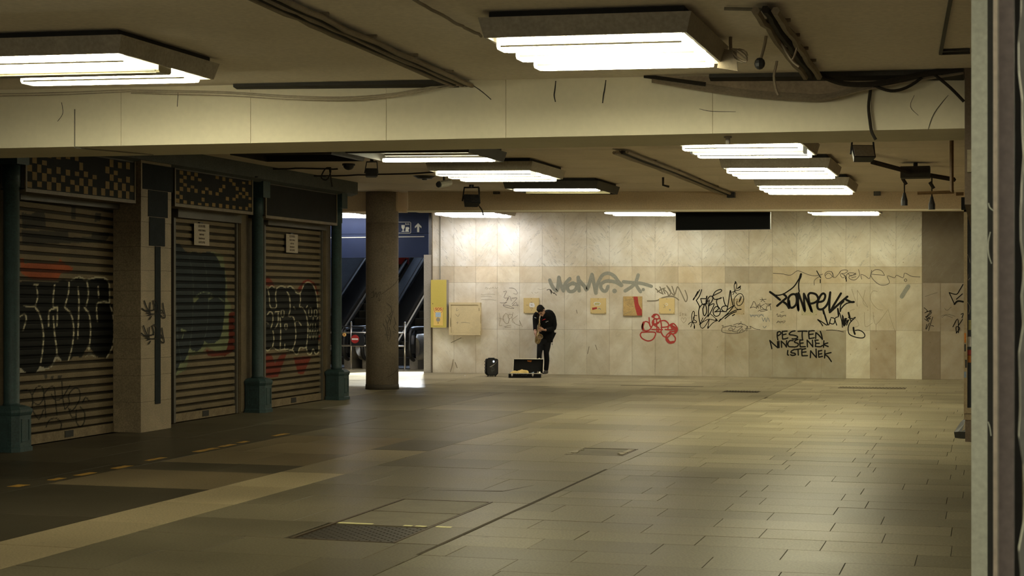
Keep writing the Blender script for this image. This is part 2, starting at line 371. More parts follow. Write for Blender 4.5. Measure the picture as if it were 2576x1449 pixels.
rows(-8.9, -7.15, 16.4, 20, 1.75, 1.3, BRN, .14)
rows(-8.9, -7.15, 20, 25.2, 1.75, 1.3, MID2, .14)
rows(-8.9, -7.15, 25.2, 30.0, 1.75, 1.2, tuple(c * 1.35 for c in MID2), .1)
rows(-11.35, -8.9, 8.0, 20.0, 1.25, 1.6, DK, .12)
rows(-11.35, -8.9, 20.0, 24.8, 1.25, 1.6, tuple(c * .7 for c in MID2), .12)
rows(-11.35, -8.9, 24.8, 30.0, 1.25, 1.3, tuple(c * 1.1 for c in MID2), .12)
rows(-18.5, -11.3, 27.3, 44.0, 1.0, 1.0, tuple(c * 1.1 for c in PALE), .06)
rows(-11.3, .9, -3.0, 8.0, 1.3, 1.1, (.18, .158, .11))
def dist(t): return math.hypot(t[0], t[1])
def seen(t):
    px, py = proj(t[0], t[1], 0); return -150 < px < 2600 and py < 1600
vis = sorted([t for t in tiles if seen(t)], key=lambda t: -(t[2] * t[3]) / dist(t) ** 3)
single = vis[:296]; rest = [t for t in tiles if t not in set(single)]
shared = {}
for (cx, cy, lx, ly, c) in single:
    key = (round(lx, 2), round(ly, 2))
    if key not in shared:
        a, b = lx / 2 - .0016, ly / 2 - .0016; e = .002
        me = bpy.data.meshes.new('floor_tile')
        me.from_pydata([(-a, -b, -.02), (a, -b, -.02), (a, b, -.02), (-a, b, -.02), (-a, -b, -.003), (a, -b, -.003), (a, b, -.003), (-a, b, -.003),
                        (-a + e, -b + e, 0), (a - e, -b + e, 0), (a - e, b - e, 0), (-a + e, b - e, 0)], [],
                       [(0, 1, 5, 4), (1, 2, 6, 5), (2, 3, 7, 6), (3, 0, 4, 7), (4, 5, 9, 8), (5, 6, 10, 9), (6, 7, 11, 10), (7, 4, 8, 11), (8, 9, 10, 11)])
        me.materials.append(MT['tile']); shared[key] = me
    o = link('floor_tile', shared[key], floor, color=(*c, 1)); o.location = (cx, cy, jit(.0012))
mb = MB(); cols = []
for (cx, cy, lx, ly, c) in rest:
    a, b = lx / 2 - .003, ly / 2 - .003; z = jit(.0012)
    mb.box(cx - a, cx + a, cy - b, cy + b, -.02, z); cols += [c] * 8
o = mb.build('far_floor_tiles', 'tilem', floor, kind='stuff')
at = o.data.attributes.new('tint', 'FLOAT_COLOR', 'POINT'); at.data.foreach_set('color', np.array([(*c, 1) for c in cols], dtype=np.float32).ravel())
# worn yellow dashes, pale paint marks
for i, (a, b, y0, y1, w) in enumerate([(12, 82, 1224, 1220, 9), (118, 168, 1208, 1203, 4), (183, 248, 1196, 1189, 5), (275, 337, 1179, 1172, 5), (365, 418, 1159, 1151, 3), (488, 547, 1137, 1127, 6), (553, 588, 1124, 1118, 4), (600, 622, 1114, 1110, 3), (682, 728, 1097, 1091, 3)]):
    p = fl((a + b) / 2, (y0 + y1) / 2)
    l = abs(fl(b, y1)[1] - fl(a, y0)[1]) / 2; mb = MB()
    n = 7; pts = [(-.035 - w * .003 + jit(.008), -l + 2 * l * k / n) for k in range(n + 1)] + [(.035 + w * .003 + jit(.008), l - 2 * l * k / n) for k in range(n + 1)]
    mb.prism([(p[0] + q[0], p[1] + q[1]) for q in pts], 2, .0005, .0022); mb.build('yellow_dash', 'ypaint', floor)
# ------------------------------------------------------------------ covers in the floor
t = thing('access_cover', 'large sunken access cover with one rusty steel plate and two stone lids', 'cover', (-4.7, 12.7, 0))
x0, x1, y0, y1 = M1
fr = MB(); w = .025
fr.box(x0, x0 + w, y0, y1, -.02, .003).box(x1 - w, x1, y0, y1, -.02, .003).box(x0, x1, y0, y0 + w, -.02, .002).box(x0, x1, y1 - w, y1, -.02, .002)
fr.build('cover_frame', 'iron', t)
pl = MB().box(x0 + .035, x1 - .035, y0 + .035, 12.30, -.02, -.004)
for i in range(18):
    for j in range(16):
        if (i + j) % 2: cx, cy = x0 + .06 + i * .044, y0 + .07 + j * .047; pl.add([(cx - .014, cy, -.0038), (cx, cy - .006, -.0038), (cx + .014, cy, -.0038), (cx, cy + .006, -.0038), (cx, cy, .0005)], [(0, 1, 4), (1, 2, 4), (2, 3, 4), (3, 0, 4)])
pl.build('steel_plate', 'rust', t, label='rusty chequered steel plate')
MB().box(x0 + .035, x1 - .035, 12.33, 13.13, -.02, .001).build('stone_lid', 'lid', t)
MB().box(x0 + .035, x1 - .035, 13.16, 13.96, -.02, .001).build('stone_lid', 'lid', t)
for (xa, xb, yy) in ((-5.09, -4.79, 12.37), (-4.52, -4.45, 12.36), (-4.42, -4.33, 12.36), (-4.25, -4.12, 12.37)):
    n = 6; mb = MB(); mb.prism([(xa + (xb - xa) * k / n, yy - .025 + jit(.006)) for k in range(n + 1)] + [(xb - (xb - xa) * k / n, yy + .025 + jit(.006)) for k in range(n + 1)], 2, .0018, .0032)
    mb.build('paint_mark', 'ypale', t if xb < -4.3 else floor)
t = thing('square_cover', 'square floor cover with a chipped pale edge beyond the large access cover', 'cover', (-4.41, 18.9, 0))
x0, x1, y0, y1 = M2
MB().box(x0 + .03, x1 - .03, y0 + .03, y1 - .03, -.02, -.003).build('stone_lid', 'lid', t)
fr = MB().box(x0, x1, y0, y0 + .03, -.02, .000).box(x0, x1, y1 - .012, y1, -.02, .0).box(x1 - .02, x1, y0, y1, -.02, .002)
fr.build('cover_frame', 'iron', t)
for k in range(9):
    yy = y0 + .05 + k * .088; MB().box(x0 + .005 + jit(.01), x0 + .07 + jit(.03), yy, yy + .06 + jit(.02), -.018, .008 + jit(.004)).build('broken_edging', 'lidl', t)
for k in range(7):
    yy = y0 + .12 + k * .1; MB().box(x1 - .09 + jit(.03), x1 - .025, yy, yy + .07 + jit(.02), -.018, .006 + jit(.004)).build('broken_edging', 'lidl', t)
t = thing('floor_grate', 'small perforated floor grate near the marble wall', 'grate', (-4.58, 31.5, 0))
MB().box(-4.93, -4.24, 31.3, 31.75, .0012, .004).build('grate_plate', 'iron', t)
mb = MB()
for k in range(12): mb.box(-4.90 + k * .055, -4.875 + k * .055, 31.33, 31.72, .004, .009)
mb.build('grate_bar', 'rust', t)
t = thing('drain_grate', 'long slotted drain grate in the floor at the foot of the wall', 'grate', (-2.2, 33.5, 0))
MB().box(-2.9, -1.58, 33.3, 33.36, .0012, .007).box(-2.9, -1.58, 33.72, 33.78, .0012, .007).build('grate_frame', 'iron', t)
mb = MB()
for k in range(20): mb.box(-2.88 + k * .0665, -2.85 + k * .0665, 33.36, 33.72, .0012, .009)
mb.build('grate_bar', 'lidl', t)
# gap lines where the slabs have come apart
mb = MB(); mb.prism([(-3.93, 11), (-3.90, 11), (-3.89, 14.2), (-3.905, 17.0), (-3.93, 17.0)], 2, .0008, .0016)
mb.build('open_joint', 'grout', floor)
mb = MB(); p, q = fl(1085, 1233), fl(1265, 1236); r2 = fl(1342, 1221)
mb.prism([(p[0], p[1]), (q[0], q[1] - .03), (r2[0], r2[1]), (q[0], q[1] + .02)], 2, .0008, .0016); mb.build('open_joint', 'grout', floor)
p, q = fl(1560, 970), fl(1775, 971)
mb = MB().box(p[0], q[0], p[1], p[1] + .12, .0008, .0016); mb.build('open_joint', 'grout', floor)

# ------------------------------------------------------------------ ceiling and beams
def slab(x0, x1, y0, y1, d0, d1):
    """plate that follows the sloping ceiling, from d0 to d1 below it (negative is above)"""
    return [(x0, y0, zc(x0) - d1), (x1, y0, zc(x1) - d1), (x1, y1, zc(x1) - d1), (x0, y1, zc(x0) - d1), (x0, y0, zc(x0) - d0), (x1, y0, zc(x1) - d0), (x1, y1, zc(x1) - d0), (x0, y1, zc(x0) - d0)]
ceil = MB().hexa(slab(-20, 3, -3, 40.6, -.5, -.03)).build('ceiling', 'ceiling', kind='structure')
ys = [-3, 1, 5, 9, 14.1] + [15.15, 17.2, 19.2, 21.2, 22.8, 24.4, 26.0, 27.9, 29.4, 30.32] + [31.3, 33.2, 35.2, 37.4, 40.6]
for a, b in zip(ys[:-1], ys[1:]):
    for (xa, xb) in ((-11.2, 3), (-20, -11.2)):
        if xb < -11 and b < 27.5: continue
        MB().hexa(slab(xa, xb, a + .006, b - .006, -.03, 0)).build('ceiling_board', 'ceiling' if b < 15 else 'ceilingb', ceil)  # boards beyond the near beam take the darker paint
def zb1(x): return 3.311 - .0075 * (x + 9.347)
def beam(name, x0, x1, ya, yb, zb, m):
    return MB().hexa([(x0, ya, zb(x0)), (x1, ya, zb(x1)), (x1, yb, zb(x1)), (x0, yb, zb(x0)), (x0, ya, zc(x0) + .02), (x1, ya, zc(x1) + .02), (x1, yb, zc(x1) + .02), (x0, yb, zc(x0) + .02)]).build(name, m, kind='structure')
b1 = beam('ceiling_beam', -11.3, -.02, 14.01, 15.1, zb1, 'beam')
jx = [-11.2] + [aty(p, 300, 14.0)[0] for p in (305, 631, 972, 1273, 1793, 2192)] + [-.06]
for a, b in zip(jx[:-1], jx[1:]):
    k = .0025
    MB().hexa([(a + k, 13.995, zb1(a) - .004), (b - k, 13.995, zb1(b) - .004), (b - k, 14.02, zb1(b) - .004), (a + k, 14.02, zb1(a) - .004), (a + k, 13.995, zc(a)), (b - k, 13.995, zc(b)), (b - k, 14.02, zc(b)), (a + k, 14.02, zc(a))]).build('beam_panel', 'beam', b1)
def OB(px, py, l=0.0): return aty(px, py, 13.992 - l)
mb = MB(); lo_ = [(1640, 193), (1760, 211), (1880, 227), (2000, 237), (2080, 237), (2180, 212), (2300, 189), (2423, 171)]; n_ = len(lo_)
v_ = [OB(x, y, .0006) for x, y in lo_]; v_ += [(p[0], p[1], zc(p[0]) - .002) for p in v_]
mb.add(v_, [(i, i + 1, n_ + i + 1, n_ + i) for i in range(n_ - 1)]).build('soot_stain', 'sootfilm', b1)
mb = MB()
for s in ([(1398, 205), (1396, 225), (1394, 240), (1397, 255)], [(1524, 203), (1521, 225), (1518, 240), (1516, 258)]): ribbon(mb, s, 3.2, OB, .004, taper=True)
ribbon(mb, [(1760, 274), (1790, 280), (1850, 281)], 1.4, OB, .002, taper=True); ribbon(mb, [(2300, 240), (2290, 268), (2310, 290)], 1.0, OB, .002); ribbon(mb, [(2385, 240), (2350, 285), (2335, 325)], 1.6, OB, .002, taper=True)
ribbon(mb, [(155, 258), (158, 285), (145, 305)], 1.3, OB, .002); ribbon(mb, [(448, 232), (446, 268)], 1.5, OB, .002); ribbon(mb, [(1190, 215), (1212, 230), (1235, 250)], 2.0, OB, .002)
mb.build('paint_crack', 'dark', b1)
MB().tube([OB(188, 275, .01), OB(188, 371, .01), aty(190, 372, 14.0), (aty(188, 371, 14)[0] + .3, 15.0, 3.30)], .006).build('conduit', 'whitecable', b1)
def zb2(x): return 3.53 - .01195 * (x + 11.045)
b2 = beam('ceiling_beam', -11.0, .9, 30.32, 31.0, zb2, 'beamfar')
MB().hexa([(-11.02, 30.30, zb2(-11) - .02), (.9, 30.30, zb2(.9) - .02), (.9, 30.36, zb2(.9) - .02), (-11.02, 30.36, zb2(-11) - .02), (-11.02, 30.30, zb2(-11) + .012), (.9, 30.30, zb2(.9) + .012), (.9, 30.36, zb2(.9) + .012), (-11.02, 30.36, zb2(-11) + .012)]).build('edge_strip', 'beam', b2)
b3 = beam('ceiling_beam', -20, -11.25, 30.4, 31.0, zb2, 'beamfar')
# dark trunking under the ceiling along the near beam
t = thing('shadow_strip', 'long dark flat trunking in the angle of ceiling and near beam', 'shadowline', (-4, 13.9, 3.8))
for (pa, pb, h) in ((590, 1150, .035), (1785, 2424, .055)):  # dark boxes put in for the shade of the gap
    A = ce(pa, 214 - (pa - 590) * .012 if pa < 1000 else 184, .01); B = ce(pb, 0 + 205 if pa < 1000 else 168, .01)
    xa, xb = aty(pa, 200, 13.93)[0], aty(pb, 200, 13.93)[0]
    MB().hexa([(xa, 13.90, zc(xa) - .03), (xb, 13.90, zc(xb) - .03 - h * .3), (xb, 13.98, zc(xb) - .03 - h), (xa, 13.98, zc(xa) - .03 - h * .4), (xa, 13.90, zc(xa) - .002), (xb, 13.90, zc(xb) - .002), (xb, 13.98, zc(xb) - .002), (xa, 13.98, zc(xa) - .002)]).build('strip_length', 'lampdark', t)

# ------------------------------------------------------------------ marble wall
wallb = MB().box(-12.92, 1.2, WY + .012, WY + .4, -.3, 4.1).build('wall_back', 'wgrout', kind='structure')
jts = [1088, 1109, 1142, 1197, 1251, 1307, 1364, 1420, 1476, 1533, 1590, 1648, 1706, 1766, 1824, 1884, 1943, 2004, 2066, 2128, 2189, 2254, 2319.5]
def zr(px, yl, yr): return aty(px, yl + (yr - yl) * (px - 1240) / 1080., WY)[2]
rowsz = [(None, (670, 671)), ((670, 671), (711, 713.5)), ((711, 713.5), (828, 832)), ((828, 832), None)]
for i in range(len(jts) - 1):
    pa, pb = jts[i], jts[i + 1]
    if i == 0: pb = 1142
    if i == 1: continue
    for r, (up, lo) in enumerate(rowsz):
        xa, xb = aty(pa, 700, WY)[0] + .0022, aty(pb, 700, WY)[0] - .0022
        za0, zb0 = (zr(pa, *lo), zr(pb, *lo)) if lo else (.002, .002)
        za1, zb1_ = (zr(pa, *up), zr(pb, *up)) if up else (4.0, 4.0)
        g = .0022; d = jit(.002)
        if lo: za0 += g; zb0 += g
        if up: za1 -= g; zb1_ -= g
        lr = min(1, max(0, (pa - 1150) / 750)); mixc = lambda a, b: tuple(p * (1 - lr) + q * lr for p, q in zip(a, b))   # slab tone runs from paler on the left to darker on the right
        base = [mixc((.82, .805, .775), (.74, .71, .62)), mixc((.76, .69, .57), (.62, .55, .41)), mixc((.82, .785, .72), (.62, .575, .465)), mixc((.82, .78, .70), (.46, .42, .32))][r]
        k = 1 + jit([.03, .11, .05, .07][r])
        if r == 1 and pa in (1251,): k = 1.12; base = (.74, .69, .58)
        if r == 1 and pa in (1824, 1884): k = .74; base = (.66, .60, .48)
        if r == 3 and pa in (2189,): k = .72; base = (.66, .57, .43)
        if r == 3 and pa in (2128, 2254): k = 1.0; base = (.72, .69, .57)
        if r == 3 and pa in (1884, 1943, 2004, 2066): k = .86
        fl_ = i % 2
        mb = MB().hexa([(xa, WY + d, za0), (xb, WY + d, zb0), (xb, WY + .03, zb0), (xa, WY + .03, za0), (xa, WY + d, za1), (xb, WY + d, zb1_), (xb, WY + .03, zb1_), (xa, WY + .03, za1)])
        mb.build('wall_slab', 'marblew' if r == 0 else 'marbleb', wallb, color=(*[c * k for c in base], fl_))
# the dark right-hand end of the wall: dirtier stone, the shade there also put into its tone
for (pa, pb, yl, yh, c) in [(2321, 2480, 528, 712, (.20, .165, .12)), (2321, 2366, 712, 834, (.34, .29, .235)), (2366, 2480, 712, 834, (.36, .31, .25)), (2321, 2366, 834, 960, (.25, .20, .145)), (2366, 2480, 834, 960, (.40, .345, .27))]:
    a = aty(pa, yh, WY); b = aty(pb, yl, WY)
    MB().box(a[0] + .004, b[0] - .004, WY + .004, WY + .03, max(a[2], .002) + .004, b[2] if yl > 600 else 4.0).build('wall_slab', 'marbleb', wallb, color=(*c, 1))
trim = MB().box(-13.10, -12.925, WY - .05, WY + .25, 0, 2.85).build('trim_1', 'grey', kind='structure')

# ------------------------------------------------------------------ writing on the marble wall
def OW(px, py, l=0.0): return aty(px, py, WY - .003 - l)
Z1 = lambda s: zoomed(1920, 660, 5.573, s)
Z2 = lambda s: zoomed(1700, 690, 8.523, s)
Z3 = lambda s: zoomed(1370, 670, 6.962, s)
Z4 = lambda s: zoomed(1060, 660, 4.5275, s)
Z5 = lambda s: zoomed(2300, 640, 3.02, s)
def G(strokes, w, m, label=None, taper=False, smooth=True): return tag_strokes('graffiti', strokes, w, OW, m, wallb, label, smooth, taper)
PESTEN = Z1("200,978 196,1030 205,1088;198,985 225,970 248,985 240,1008 205,1030;268,966 268,1020 272,1075;268,970 300,966 335,964;268,1018 320,1005;272,1075 310,1072 345,1060;"
 "445,962 400,970 365,1000 375,1015 430,1022 480,1040 470,1065 430,1075 405,1072;488,968 560,964 615,966;548,970 545,1020 550,1080;640,962 638,1015 645,1070;640,965 690,958 715,960;640,1012 700,1005;645,1070 690,1062 715,1058;"
 "735,1068 738,985;738,985 780,1020 830,1080;830,1080 815,1010 800,968;"
 "120,1210 105,1140 92,1095;92,1095 150,1150 205,1198;205,1198 200,1110;222,1195 220,1105;258,1190 252,1105;252,1105 300,1150 325,1188;325,1188 328,1100;420,1098 370,1100 345,1140 360,1180 425,1185;"
 "488,1080 450,1095 440,1120 490,1140 480,1175 435,1188;515,1085 512,1130 520,1185;515,1090 555,1088;512,1135 560,1130;520,1185 590,1182;620,1185 615,1090;615,1090 660,1140 695,1185;695,1185 690,1090;725,1090 735,1135 730,1180;725,1092 770,1090;735,1135 785,1135;730,1180 800,1182 830,1165;850,1100 845,1190;905,1130 850,1150 910,1180;"
 "345,1235 340,1290 355,1300;440,1220 400,1240 390,1265 440,1275 450,1295 410,1305 385,1295;455,1222 530,1212;488,1218 492,1300;545,1215 540,1260 545,1310;545,1220 595,1210;540,1262 600,1255;545,1310 620,1308;660,1335 665,1240;665,1240 705,1290 745,1335;745,1335 740,1215;775,1240 775,1290 780,1330;775,1245 820,1235;775,1288 820,1280;780,1330 830,1318;865,1235 860,1340;950,1265 865,1290 905,1320 955,1390")
G(PESTEN, 3.4, 'blk', 'black capitals reading PESTEN NINCSENEK ISTENEK')
G(Z1("95,415 160,462 235,525;285,445 325,490 275,540 195,610;270,545 330,590 360,640;360,640 350,560 358,490 400,450 450,452 470,510 460,590 410,635 375,620 362,540;465,440 475,560 495,680 488,560 495,430;495,430 540,560 585,690 573,560 570,440;570,440 630,570 685,700 645,560 630,462;630,462 660,430 740,450 770,520 720,565 660,580;"
 "755,560 840,540 870,470 840,435 795,480 758,580 770,650 830,655 890,600 922,520 940,420;940,420 928,560 933,690 990,600 1090,435;933,700 1020,620 1110,540 1180,480;1165,525 1230,555 1270,555"), 5.6, 'blk', 'large black tag reading ZOMPEN')
G(Z1("150,455 210,462 285,445;285,445 420,350 490,250 535,165;505,410 497,350 500,280 525,190;1080,690 1100,640 1170,575 1265,560;1080,690 1085,600 1130,550"), 3.2, 'blk')
G(Z1("530,165 515,215;525,195 510,230"), 5.5, 'blk')
G(Z1("835,890 800,840 760,800 830,840 900,880 870,780 840,665;845,665 880,780 915,880 945,790;945,790 935,850 990,860 1000,790 950,775;1030,880 1005,790 1055,760;1040,650 1055,760 1065,700 1100,820 1110,910;1110,740 1120,870 1170,780 1130,900 1195,800 1170,880;1110,830 1200,815;1290,770 1240,790 1195,770;1195,700 1210,780 1235,830;1290,775 1230,830 1200,880 1190,940 1210,1010 1300,1050 1390,1060 1425,1030 1400,980 1340,950 1290,955"), 2.6, 'blk', 'smaller black tag reading Mork with a looped tail')
G(Z1("840,670 850,720;1045,650 1055,700;1195,705 1212,770;1265,915 1270,960 1285,1005;1115,760 1130,880;1150,790 1130,880"), 4.6, 'blk')
G(Z1("885,950 1000,950 1125,975"), 1.4, 'blk')
G(Z1("140,153 260,160 380,180 475,120 550,140 640,175 730,188 835,165;715,320 720,250 800,190;870,200 865,160 910,125 960,135 980,180 940,220 890,225 870,200;870,185 920,150 985,215;960,130 1000,215 1060,160 1085,125;1060,160 1090,118 1150,105 1185,120 1150,150 1080,165 1110,215 1140,205 1130,175;1150,235 1160,190 1200,150 1270,150 1300,170 1230,185 1200,210 1230,240 1290,245 1350,180 1335,100;1380,235 1370,170 1430,190 1490,225 1520,110;1700,180 1660,120 1590,100 1530,130 1510,190 1570,270 1640,315 1720,315 1770,280 1740,190 1840,215 1870,180 1960,215 1985,150 2080,195 2200,205;1515,165 1700,182;1975,250 1995,230 2015,250 1995,270 1975,250;1185,150 1230,190 1300,150;1240,215 1300,200;1100,160 1150,190 1165,265"), 1.3, 'blkt', 'long thin black scrawl with loops')
G(Z1("750,120 775,165 805,215;800,240 800,285;1160,200 1165,265"), 2.4, 'blk')
G(Z1("1240,375 1320,620;1320,390 1320,620;1430,385 1400,560 1465,630;1325,400 1465,625;1600,410 1540,400 1505,470 1520,560 1600,650 1680,670;1280,660 1220,680 1210,760 1300,800 1340,880 1280,910;1420,700 1430,900 1530,850;1540,700 1580,870 1750,660;1580,870 1580,980;1750,660 1790,800 1850,975"), 1.0, 'pen', 'faint scratched letters')
G(Z1("2035,335 1990,400 1940,480"), 10, 'greyp', 'pale grey smear')
G(Z1("184,740 200,720 210,760 240,730 250,770 300,740 315,760;190,850 210,820 240,850 265,825 280,850 310,830;245,700 290,690;200,760 320,740;190,840 310,820"), 1.0, 'blkt', 'two small lines of handwriting')
G(Z2("440,560 510,460 555,330;440,560 490,650 508,700 490,800 500,950 525,1065;380,545 430,450 470,370;430,470 480,390 510,335;508,720 560,650 640,625 690,570;535,525 560,620 600,655;535,520 650,520 668,470;655,510 645,640;590,720 620,645 650,690 662,800 620,890 590,840 580,740 590,720;670,640 672,560 720,480 770,470 795,520 760,600 700,665;715,550 705,700 690,905;700,680 820,630 770,770 690,910;790,470 850,370 950,325 985,345 960,380 880,420 800,460;785,470 830,535 900,530 970,510;975,510 900,535 872,580 900,680 955,760 940,860 880,900 825,880 800,800 830,720 880,690 918,720 900,760 835,808;835,808 930,795 1085,800;1015,490 1040,600 1065,660 1100,690;1090,675 1010,690 980,740 1020,790 1090,800;1095,780 1130,600 1170,340 1190,500 1225,660;1085,775 1150,730 1250,668;1400,750 1320,760 1200,810 1050,900;1250,670 1130,820 930,1005;1300,800 1180,850 1055,950;1260,860 1215,887"), 2.4, 'blk', 'tangled black tag with small figures')
G(Z2("1330,425 1400,415 1450,480 1450,570 1400,650 1335,670 1305,625 1320,570;1335,422 1260,510 1248,600 1270,700 1330,752;1390,475 1355,600;1415,480 1370,580;1280,160 1252,240 1265,360 1300,280 1305,200 1280,160;1265,360 1205,385;1265,360 1300,415;1265,360 1225,435;1385,250 1310,310 1385,285 1370,330 1290,350;540,1060 600,980 690,870;525,1060 580,935;540,1050 700,965 890,990 745,850;720,960 700,1060 690,1160;890,990 790,1045 690,1160;520,1060 540,1140 590,1150 650,1080 710,970;350,1010 340,880 375,790 400,830 390,950 360,1020;360,1020 310,1035 270,1075;360,1020 320,1130;360,1020 400,1090 402,1160;455,885 400,890 380,960 445,1010 430,1040 370,1030"), 1.7, 'blk')
G(Z2("1280,160 1275,200;665,475 660,510;975,505 940,520;375,545 395,510;525,1050 520,1080;690,1155 692,1120;925,1010 960,965;400,1155 398,1110;1385,255 1360,285;890,990 860,970"), 3.2, 'blk')
G(Z2("985,1190 1000,1150 1080,1120 1200,1095;1180,1120 1290,1112;1240,1085 1350,1050 1470,1080 1530,1120;985,1190 990,1230 1080,1260 1250,1270 1400,1250 1490,1200 1540,1110 1520,1220;1130,1180 1160,1150 1220,1165 1200,1200 1150,1200 1130,1180;1290,1115 1260,1170 1215,1220 1300,1235;1300,1140 1430,1115 1320,1220 1350,1260 1425,1170 1440,1220;1480,1160 1610,1165 1590,1110 1700,1170 1810,1185;1395,1015 1400,1060;1335,1085 1390,1055 1435,1078;990,1100 1015,1095;1000,1125 1030,1110"), 1.2, 'blkt', 'thin black oval tag')
G(Z2("1595,725 1640,650 1670,580 1715,640 1735,735;1600,722 1660,700 1720,720;1745,700 1785,670 1770,650 1745,690 1780,725;1800,620 1820,735;1810,690 1900,640;1820,680 1890,745 1945,745;1920,620 1960,640 2045,635 1960,680 1940,745;1990,690 2020,660 2040,770;1765,790 1860,755 1970,765;1810,795 1955,778;1850,505 1855,550;1805,545 1940,535;1860,550 1825,590;1865,550 1910,592"), 1.3, 'blkt', 'thin black tag under a small star')
G(Z2("105,855 85,830 120,825;80,880 110,870 95,890;150,830 150,890;130,850 175,850;200,830 200,890;235,850 200,865 235,885;165,965 140,930 112,960 130,1000 165,1045;165,965 195,930 225,955 205,1010 165,1045"), 1.0, 'pen', 'faint pencilled letters S+k over a heart')
G(Z2("1590,860 1620,915 1650,870 1690,915 1720,870 1780,915 1830,860 1885,905;1600,880 1880,870;1850,930 1880,1010 1910,930 1940,1020 1970,930 2010,1010;1870,1110 1900,1150 1940,1110"), 1.4, 'bluep', 'pale blue scribble')
G(Z3("90,240 130,340 215,425 250,190;250,230 285,330 330,430;330,430 360,310 440,215;500,290 420,330 400,380 430,435 500,435 550,390 560,320 480,300;590,190 605,430;600,240 700,350 745,405 830,140;830,140 865,300 900,470;895,450 920,330 960,240 1020,150 1120,120 1220,170 1280,250 1350,330;1000,300 1060,265 1130,255 1250,280 1340,335;990,300 985,370 1030,430 1080,425 1110,350;1380,270 1530,285 1700,300 1870,350;1640,150 1600,270 1540,345 1410,430;1590,300 1640,390 1680,445"), 8.6, 'greyp', 'broad washed-out grey lettering')
def disc(px, py, r, m, lab=None, n=18):
    mb = MB(); mb.add([OW(px + r * math.cos(2 * math.pi * k / n), py + r * math.sin(2 * math.pi * k / n), .003) for k in range(n)], [tuple(range(n))]); mb.build('graffiti', m, wallb, lab)
disc(1370 + 1225 / 6.962, 670 + 432 / 6.962, 5.8, 'greyp'); disc(1370 + 1728 / 6.962, 670 + 408 / 6.962, 4.2, 'greyp')
G(Z3("1945,390 2010,450 2075,485;1975,450 2050,400 2110,380;2020,360 2050,430 2065,480;2110,480 2080,400 2150,460 2175,520 2210,440 2140,340;2140,340 2200,440 2275,510 2255,420 2230,350;2290,480 2310,400 2335,360 2400,480 2470,620 2500,540 2460,420;1800,605 1960,600 2060,550 2200,522 2280,540 2350,590"), 2.6, 'brp', 'grey brown tag with an underline')
G(Z3("1895,890 1910,845 1970,842 2008,880 1990,918 1930,912 1900,880;1830,900 1838,1000 1865,1080;1850,1050 1820,985 1760,968 1712,1030 1722,1110 1790,1130 1850,1100 1885,1040;1700,1155 1820,1150 1935,1158 1930,1230 1880,1290 1800,1305 1710,1262 1675,1200 1700,1155;1920,920 1885,980 1910,1030 1985,1000 2015,960;1960,920 1970,1150;1880,1105 2065,1108;1990,1150 2000,1080 1930,1040;2020,910 2048,1050 2030,1150 1960,1140;2040,955 2110,950 2168,1005 2155,1055 2040,1070;2160,1110 2170,1050 2250,1000 2315,1065 2320,1130 2270,1180 2180,1180;2110,1105 2220,1108 2290,1070;2200,1140 2290,1140;2040,1150 2080,1220 2150,1242 2205,1190;2200,1150 2135,1210 2130,1290 2190,1345 2270,1325 2290,1260 2250,1200 2190,1150;1890,970 1930,1010 1990,980;2240,1010 2220,1080 2280,1110"), 3.2, 'redp', 'red looping spray tag')
G(Z3("1735,985 1715,1060 1730,1110;2210,1040 2300,1090 2290,1160;2150,1280 2190,1330 2260,1325;1890,880 1930,850;1900,960 1900,1020"), 6.0, 'redp')
G(Z4("1000,292 1050,295 1085,325 1090,360 1050,355;935,335 970,330 940,400 990,405 975,435;970,440 1005,385 1025,440;1030,410 1090,405 1030,475;895,460 940,462 975,450 930,490 1000,520 1055,525 985,490 930,490;1035,495 1078,455 1095,500;1040,492 1110,485"), .9, 'pend', 'purple grey pen letters reading ZAZA')
G(Z4("885,580 900,650 885,715 920,718;885,635 940,650;960,580 930,620 940,670 980,700 998,650 985,600 960,580;1000,590 985,620 1010,640 1040,600 1000,590;1005,640 990,690;1045,570 1032,640 1062,690;1095,605 1030,670 1130,722 1115,660 1150,735;945,730 1020,715;950,742 1020,738"), .9, 'pen', 'brown pen letters reading LEEK')
G(Z4("1430,315 1460,308 1478,345;1462,310 1480,320 1480,360;1480,330 1510,355 1510,345 1540,375"), 1.3, 'blk', 'small black mark')
G(Z4("725,300 740,285 755,300 740,305;765,290 780,305 790,285;800,300 815,285 830,300;840,280 850,300 870,285;680,360 700,370 760,360 840,365;680,390 740,385 800,390;680,425 760,420 850,430;1255,340 1270,355;1290,340 1310,350 1330,340;1325,300 1360,310 1420,290"), .7, 'pen', 'faint lines of handwriting')
G(Z5("265,290 320,303 345,270 370,228;265,290 288,340 305,378;320,340 365,300"), 2.4, 'blk', 'black angular tag on the dark end of the wall')
G(Z5("305,378 330,355 372,360"), 4.4, 'blk')
G(Z5("75,405 100,430 78,445 130,425 90,480 125,490 85,470 110,510 78,490;95,430 132,440 100,470;90,500 125,470;140,475 125,520 108,580;95,530 88,570 115,520;130,540 148,545"), 1.4, 'blk', 'narrow black column of letters')
G(Z5("293,550 330,490 335,595;318,598 345,560 318,550 320,598;335,540 365,495;355,455 372,450 362,480"), 2.0, 'blk', 'black letters by the shop frame')
G(Z5("80,320 110,310 140,300 175,290;210,480 250,455 310,470;230,410 250,425 280,400;205,470 230,460 290,480"), .7, 'blkt', 'faint scribbles')
# stains and drips that belong to the stone
G([[(1140, 905), (1137, 922), (1133, 935)], [(1145, 912), (1150, 925)]], 2.2, 'pen', 'dark chipped corner', True)
G([[(1482, 872), (1478, 890)], [(1498, 868), (1502, 880)], [(1450, 780), (1452, 788)], [(1160, 850), (1135, 862)]], 1.6, 'brp', 'brown drips')

